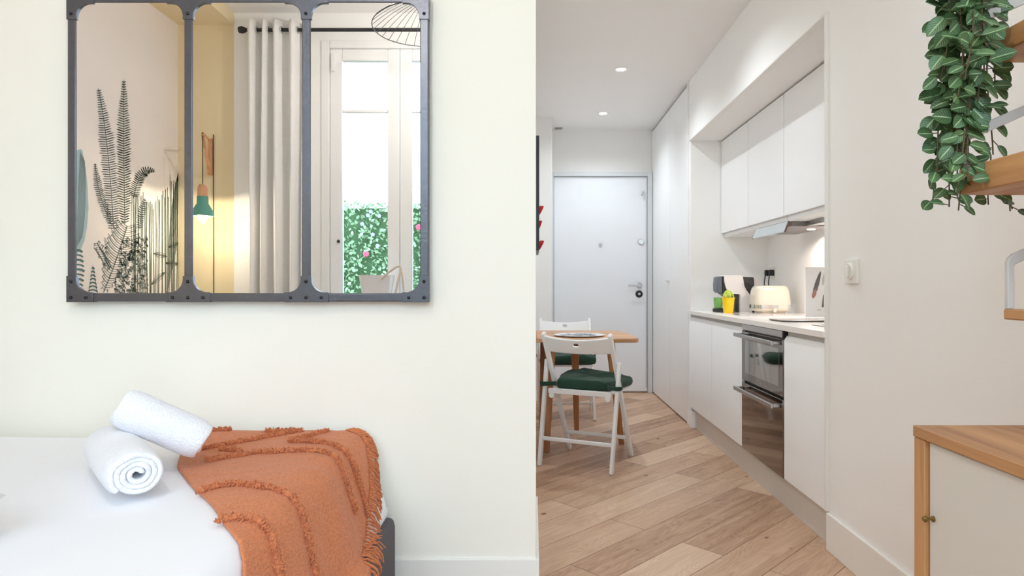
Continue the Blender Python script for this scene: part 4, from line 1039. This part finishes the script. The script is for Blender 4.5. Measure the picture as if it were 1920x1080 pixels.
fern(fe, bez((184, 166), (202, 250), (213, 430), 26), 15, 4.4, 0.42, 0.15)
fern(fe, bez((178, 306), (180, 360), (208, 420), 20), 9, 3.6, 0.4, 0.3)
fern(fe, bez((272, 372), (262, 400), (262, 430), 8), 8, 4, 0.4)
# broad torn leaf, lower left
def broad(mu, spine, wd_, n, w=0.4):
    pts = spine; k = len(pts)
    mu.line(pts, 0.8)
    for i in range(n):
        f = i/n; j = min(k-2, int(f*(k-1))); p = Vector(pts[j]); t = (Vector(pts[j+1])-p).normalized(); nn = Vector((-t.y, t.x))
        for sd in (-1, 1):
            l1 = wd_*math.sin(math.pi*min(1, 0.15+f*0.8))*rm.uniform(0.7, 1.1)
            q = p + nn*sd*l1 + t*(-l1*0.55)
            mu.line([clampx(o) for o in bez(p, p+nn*sd*l1*0.5+t*(-l1*0.05), q, 6)], w)
            if i % 3 == 0: mu.line([clampx(o) for o in bez(q, q+t*3, q+t*5+nn*sd*1.5, 4)], 0.6)
broad(fe, bez((238, 424), (222, 480), (194, 548), 30), 32, 46)
broad(fe, bez((182, 456), (196, 480), (206, 506), 12), 10, 16)
for x0 in (176, 186): fe.line(bez((x0, 464), (x0+6, 470), (x0+22, 500), 8), 0.8)
for k in range(520):
    x = rm.uniform(212, 276); y = rm.uniform(446, 551)
    if x < 212 + (551-y)*0.16: continue
    a = rm.uniform(0, 6.28); r_ = rm.uniform(1.2, 3.6)
    fe.line([(x+r_*math.cos(a+q)*0.9, y+r_*math.sin(a+q*1.3)*0.9) for q in (0, 0.7, 1.4, 2.2, 3.0)], rm.uniform(0.25, 0.9))
da = Mural()
fern(da, bez((232, 150), (230, 250), (234, 420), 28), 14, 4.6, 0.5, 0.35)
fern(da, bez((290, 322), (262, 306), (250, 372), 22), 11, 3.4, 0.5, 0.25)
for k in range(34):
    x = 247 + k*2.65 + rm.uniform(-0.8, 0.8); 
    yt = 352 + 26*math.sin((x-250)/24)**2 + rm.uniform(-10, 14) - (18 if x > 318 else 0)
    if x > XMAX-1: break
    da.line([(x, yt), (x + rm.uniform(-1.5, 1.5), yt+60), (x + rm.uniform(-2, 2), 552)], rm.uniform(0.25, 0.75))
for k in range(13):
    f = k/12
    da.line(bez((334.5, 322), (333 - 20*f, 400), (330 - 14*f, 470+70*f), 14), 0.28)
for cx_, cy_, a_, l_ in ((300, 478, 0.25, 26), (322, 494, 0.1, 24), (296, 522, -0.75, 34), (325, 460, -0.4, 20)):
    dx_, dy_ = math.cos(a_)*l_/2, math.sin(a_)*l_/2
    p, q = (cx_-dx_, cy_-dy_), (cx_+dx_, cy_+dy_)
    for s_ in (-9, -3, 0, 3, 9):
        da.line([clampx(o) for o in bez(p, (cx_ - dy_/l_*s_*2, cy_ + dx_/l_*s_*2), q, 8)], 0.4)
bl = Mural()
bl.fill([(120, 285), (141, 284), (150, 279), (154, 282), (160, 315), (164, 350), (165.5, 390), (163, 425), (158, 452), (150, 470), (143, 476), (120, 476)], 0.0004)
bl2 = Mural()
for k in range(9): bl2.line(bez((150+k*1.0, 284+k*2), (146+k*2.2, 380), (140+k*1.6, 470-k*3), 14), 0.28)
tl = Mural()
for k in range(9):
    y = 470 + k*9
    tl.line(bez((120, y+5), (148, y-6), (158 - abs(k-4), y+3), 8), 1.4 if k % 2 else 2.0)
for k in range(7):
    y = 502 + k*7; hw_ = 2 + k*1.1
    tl.line(bez((174-hw_, y+2), (174, y-4), (174+hw_, y+3), 6), 1.3)
tl.line([(166, 550), (174, 497), (182, 550)], 0.5)
WLc = [o for o in bpy.data.objects if o.name == 'wall_left'][0]
for nm, mu, mm in (('printed_ferns', fe, M['mur_fern']), ('printed_grasses', da, M['mur_dark']), ('printed_banana_leaf', bl, M['mur_blue']), ('printed_leaf_veins', bl2, M['mur_fern']), ('printed_striped_leaf', tl, M['mur_teal'])):
    obj(nm, mu.g, mm, WLc)

# ------------------------------------------------------------------ right hand side: shelves, plant, cupboard
SY = 1.10
def shelf(px, ybot, ytop, ybend, label, Yn=0.80):
    x0 = (px-1000)/F*SY; zt_ = H + (537-ytop)/F*SY; zb_ = H + (537-ybot)/F*SY; zk = H + (537-ybend)/F*SY
    t = thing('wall_shelf', label, 'shelf', (XR, SY, zb_), 0, 'oak shelves with white metal brackets')
    obj('board', G().box(x0, XR-0.001, Yn, SY, zb_, zt_), M['oak'], t, 0.003)
    g = G(); b_ = 0.011
    # folded flat bar: up from the board corner, then slanting to the wall
    sl = 0.43; xe = XR-0.001
    outer = [(x0, zt_), (x0, zk-0.008), (x0+0.003, zk-0.001), (x0+0.010, zk+0.006), (xe, zk+0.006+(xe-x0-0.010)*sl)]
    inner = [(xe, zk+0.006+(xe-x0-0.010)*sl-b_*1.05), (x0+b_+0.002, zk-0.012), (x0+b_, zk-0.016), (x0+b_, zt_)]
    g.prism(outer + inner, 1, SY-0.012, SY-0.003)
    obj('bracket', g, M['metalwhite'], t, 0.0015)
    return t
shelf(1880.5, 599, 579, 483, 'lowest oak shelf board at the right edge, with bent white bracket')
shelf(1797, 366.5, 316, 252, 'thick oak shelf board level with the bottom of the trailing plant')
shelf(1839, 118.5, 79, 26, 'topmost visible oak shelf board behind the trailing plant, upper right')

# sideboard
cb = thing('sideboard', 'oak topped cupboard with plain white door and brass knob, lower right', 'cupboard', (1.0, 0.9, 0))
CY = 1.35; cx_ = (1713-1000)/F*CY; ctz = H - (797-537)/F*CY
obj('top', G().box(cx_-0.002, XR-0.013, 0.55, CY, ctz-0.023, ctz), M['oak'], cb, 0.002)
obj('side_panel', G().box(cx_, XR-0.013, CY-0.037, CY-0.001, 0.0, ctz-0.0235), M['oakv'], cb, 0.002)
obj('carcass', G().box(cx_+0.03, XR-0.013, 0.56, CY-0.038, 0.06, ctz-0.024), M['gap'], cb)
cd = obj('door', G().box(cx_+0.008, cx_+0.026, 0.56, CY-0.041, 0.03, ctz-0.0265), plain('offwhite_door', (226, 222, 214), 0.5, var=0.01), cb, 0.002)
ky = CY-0.055; kz = H - (973-537)/F*ky
obj('knob', G().lathe([(0.006, 0), (0.006, 0.003), (0.003, 0.005), (0.003, 0.012), (0.006, 0.015), (0.0065, 0.019), (0.004, 0.022)], (cx_+0.008, ky, kz), 18, Matrix.Rotation(R(-90), 3, 'Y')), M['brass'], cd)

# trailing plant from a hanging pot just above the picture
PXc, PYc = 0.735, 1.10
vp = thing('trailing_plant', 'trailing artificial plant with veined green leaves hanging by the oak shelves', 'plant', (PXc, PYc, 1.62))
obj('pot', G().lathe([(0.05, 1.60), (0.056, 1.602), (0.075, 1.70), (0.078, 1.702), (0.073, 1.702), (0.055, 1.612), (0.001, 1.61)], (PXc+0.02, PYc, 0), 32), M['pot'], vp)
cg = G()
for k in range(3):
    a = 2*math.pi*k/3; cg.tube([(PXc+0.02+0.075*math.cos(a), PYc+0.075*math.sin(a), 1.70), (PXc+0.02, PYc, 2.0)], 0.002, 5)
cg.tube([(PXc+0.02, PYc, 2.0), (PXc+0.02, PYc, CM)], 0.002, 5)
obj('hanging_cord', cg, M['rope'], vp)
rl = random.Random(5)
lv = G(); lv.uv = []; sm = G()
def leaf(c, d, nrm, ln_, wd_):
    d = d.normalized(); s_ = d.cross(nrm).normalized(); n_ = s_.cross(d)
    nu_, nv_ = 9, 4; vs = []; 
    curl = rl.uniform(-0.12, 0.25); cup = rl.uniform(0.12, 0.4)
    for i in range(nu_+1):
        u = i/nu_; hw = wd_*0.5*(math.sin(math.pi*u**0.92)**0.58 if 0 < u < 1 else 0.0) + 0.0003
        for j in range(nv_+1):
            v = 2*j/nv_-1
            vs.append(c + d*(u*ln_) + s_*(v*hw) + n_*(cup*hw*abs(v) - curl*ln_*u*u))
            lv.uv.append((u, j/nv_))
    o = len(lv.v); lv.v += [tuple(p) for p in vs]
    for i in range(nu_):
        for j in range(nv_):
            a = o+i*(nv_+1)+j; lv.f.append((a, a+nv_+1, a+nv_+2, a+1))
def W3(x, y, Y): return Vector(((x-1000)/F*Y, Y, H + (537-y)/F*Y))
strands = []
for x0, x1, ye, Y in ((1790, 1768, 150, 1.06), (1800, 1775, 240, 1.09), (1812, 1790, 300, 1.07), (1785, 1757, 330, 1.08), (1796, 1752, 385, 1.10), (1805, 1780, 388, 1.09), (1815, 1792, 372, 1.06),
                      (1822, 1806, 290, 1.05), (1830, 1815, 340, 1.04), (1838, 1835, 230, 1.05), (1845, 1850, 200, 1.10), (1850, 1858, 290, 1.125), (1808, 1798, 180, 1.03), (1780, 1772, 270, 1.12), (1822, 1800, 395, 1.085),
                      (1832, 1812, 150, 1.02), (1795, 1783, 210, 1.13), (1848, 1842, 120, 1.04), (1855, 1862, 172, 1.115)):
    n = 26; P = []
    ph = rl.uniform(0, 6)
    for i in range(n+1):
        f = i/n; y = -75 + (ye+75)*f; x = x0 + (x1-x0)*f + 4*math.sin(f*7+ph)
        P.append(W3(x, y, Y + 0.012*math.sin(f*5+ph*2)))
    P[0] = Vector((PXc+0.02 + (P[0].x-PXc-0.02)*0.5, PYc + (P[0].y-PYc)*0.5, 1.70))
    strands.append((P, ye))
# sprig that hangs below the thick shelf at the back
for pts in (((1858, 290), (1856, 330), (1852, 360), (1853, 384)), ((1858, 330), (1880, 350), (1890, 372), (1898, 392)), ((1870, 340), (1884, 362), (1893, 385), (1894, 396))):
    P = [W3(x, y, 1.135) for x, y in pts]; Q = []
    for i in range(len(P)-1):
        for k in range(5): Q.append(P[i].lerp(P[i+1], k/5))
    Q.append(P[-1]); strands.append((Q, 405))
for P, ye in strands:
    sm.tube(P, 0.0012, 5)
    L_ = sum((P[i+1]-P[i]).length for i in range(len(P)-1)); d = 0.05; side = 1
    while d < L_:
        rem = d; i = 0
        while i < len(P)-2 and rem > (P[i+1]-P[i]).length: rem -= (P[i+1]-P[i]).length; i += 1
        p = P[i] + (P[i+1]-P[i]).normalized()*rem
        frac = d/L_
        big = 1.0 if frac < 0.8 else 1.0 - (frac-0.8)*1.5
        side = -side
        az = rl.uniform(-1.1, 1.1)
        dr_ = Vector((side*math.cos(az)*0.8, -abs(math.sin(az))*0.7 + 0.15, rl.uniform(-0.95, 0.15)))
        base = p + dr_.normalized()*rl.uniform(0.004, 0.014)
        sm.tube([p, base], 0.0008, 4)
        nrm = Vector((rl.uniform(-0.5, 0.5), -1, rl.uniform(0.0, 0.9)))
        leaf(base, dr_, nrm, rl.uniform(0.027, 0.038)*big, rl.uniform(0.019, 0.027)*big)
        d += rl.uniform(0.013, 0.021)
obj('stem', sm, M['stem'], vp)
obj('foliage', lv, M['leaf'], vp)

# ------------------------------------------------------------------ light, world, camera
wld = bpy.data.worlds.new('World'); scene.world = wld; wld.use_nodes = True
bg = wld.node_tree.nodes['Background']; bg.inputs['Color'].default_value = (0.65, 0.845, 1.0, 1); bg.inputs['Strength'].default_value = 9.0
def portal(name, x0, x1, z0, z1, y):
    l = bpy.data.lights.new(name, 'AREA'); l.shape = 'RECTANGLE'; l.size = x1-x0; l.size_y = z1-z0; l.cycles.is_portal = True
    o = bpy.data.objects.new(name, l); COL.objects.link(o); o.location = ((x0+x1)/2, y, (z0+z1)/2); o.rotation_euler = (R(90), 0, 0)
    # area lights point along local -Z: turn it to face +Y
    o.rotation_euler = (R(90), 0, 0)
    return o
portal('window_portal', WX0, WX1, WZ0, WZ1, YB-0.2)
portal('added_door_portal', DX0, DX1, 0.0, DZ1, YB-0.2)

cam = bpy.data.cameras.new('camera'); co = bpy.data.objects.new('camera', cam); COL.objects.link(co)
co.location = (0, 0, H); co.rotation_euler = (R(90), 0, 0)
cam.sensor_width = 36; cam.lens = 36*F/1920; cam.shift_x = -40/1920; cam.shift_y = -3/1920; cam.clip_start = 0.02
scene.camera = co
scene.cycles.max_bounces = 12; scene.cycles.diffuse_bounces = 8; scene.cycles.glossy_bounces = 6; scene.cycles.transparent_max_bounces = 12
scene.cycles.use_denoising = True; scene.cycles.sample_clamp_indirect = 6.0; scene.cycles.caustics_reflective = False
scene.view_settings.view_transform = 'Standard'; scene.view_settings.look = 'None'
scene.view_settings.exposure = 0.11; scene.view_settings.gamma = 1.0; scene.view_settings.use_curve_mapping = False
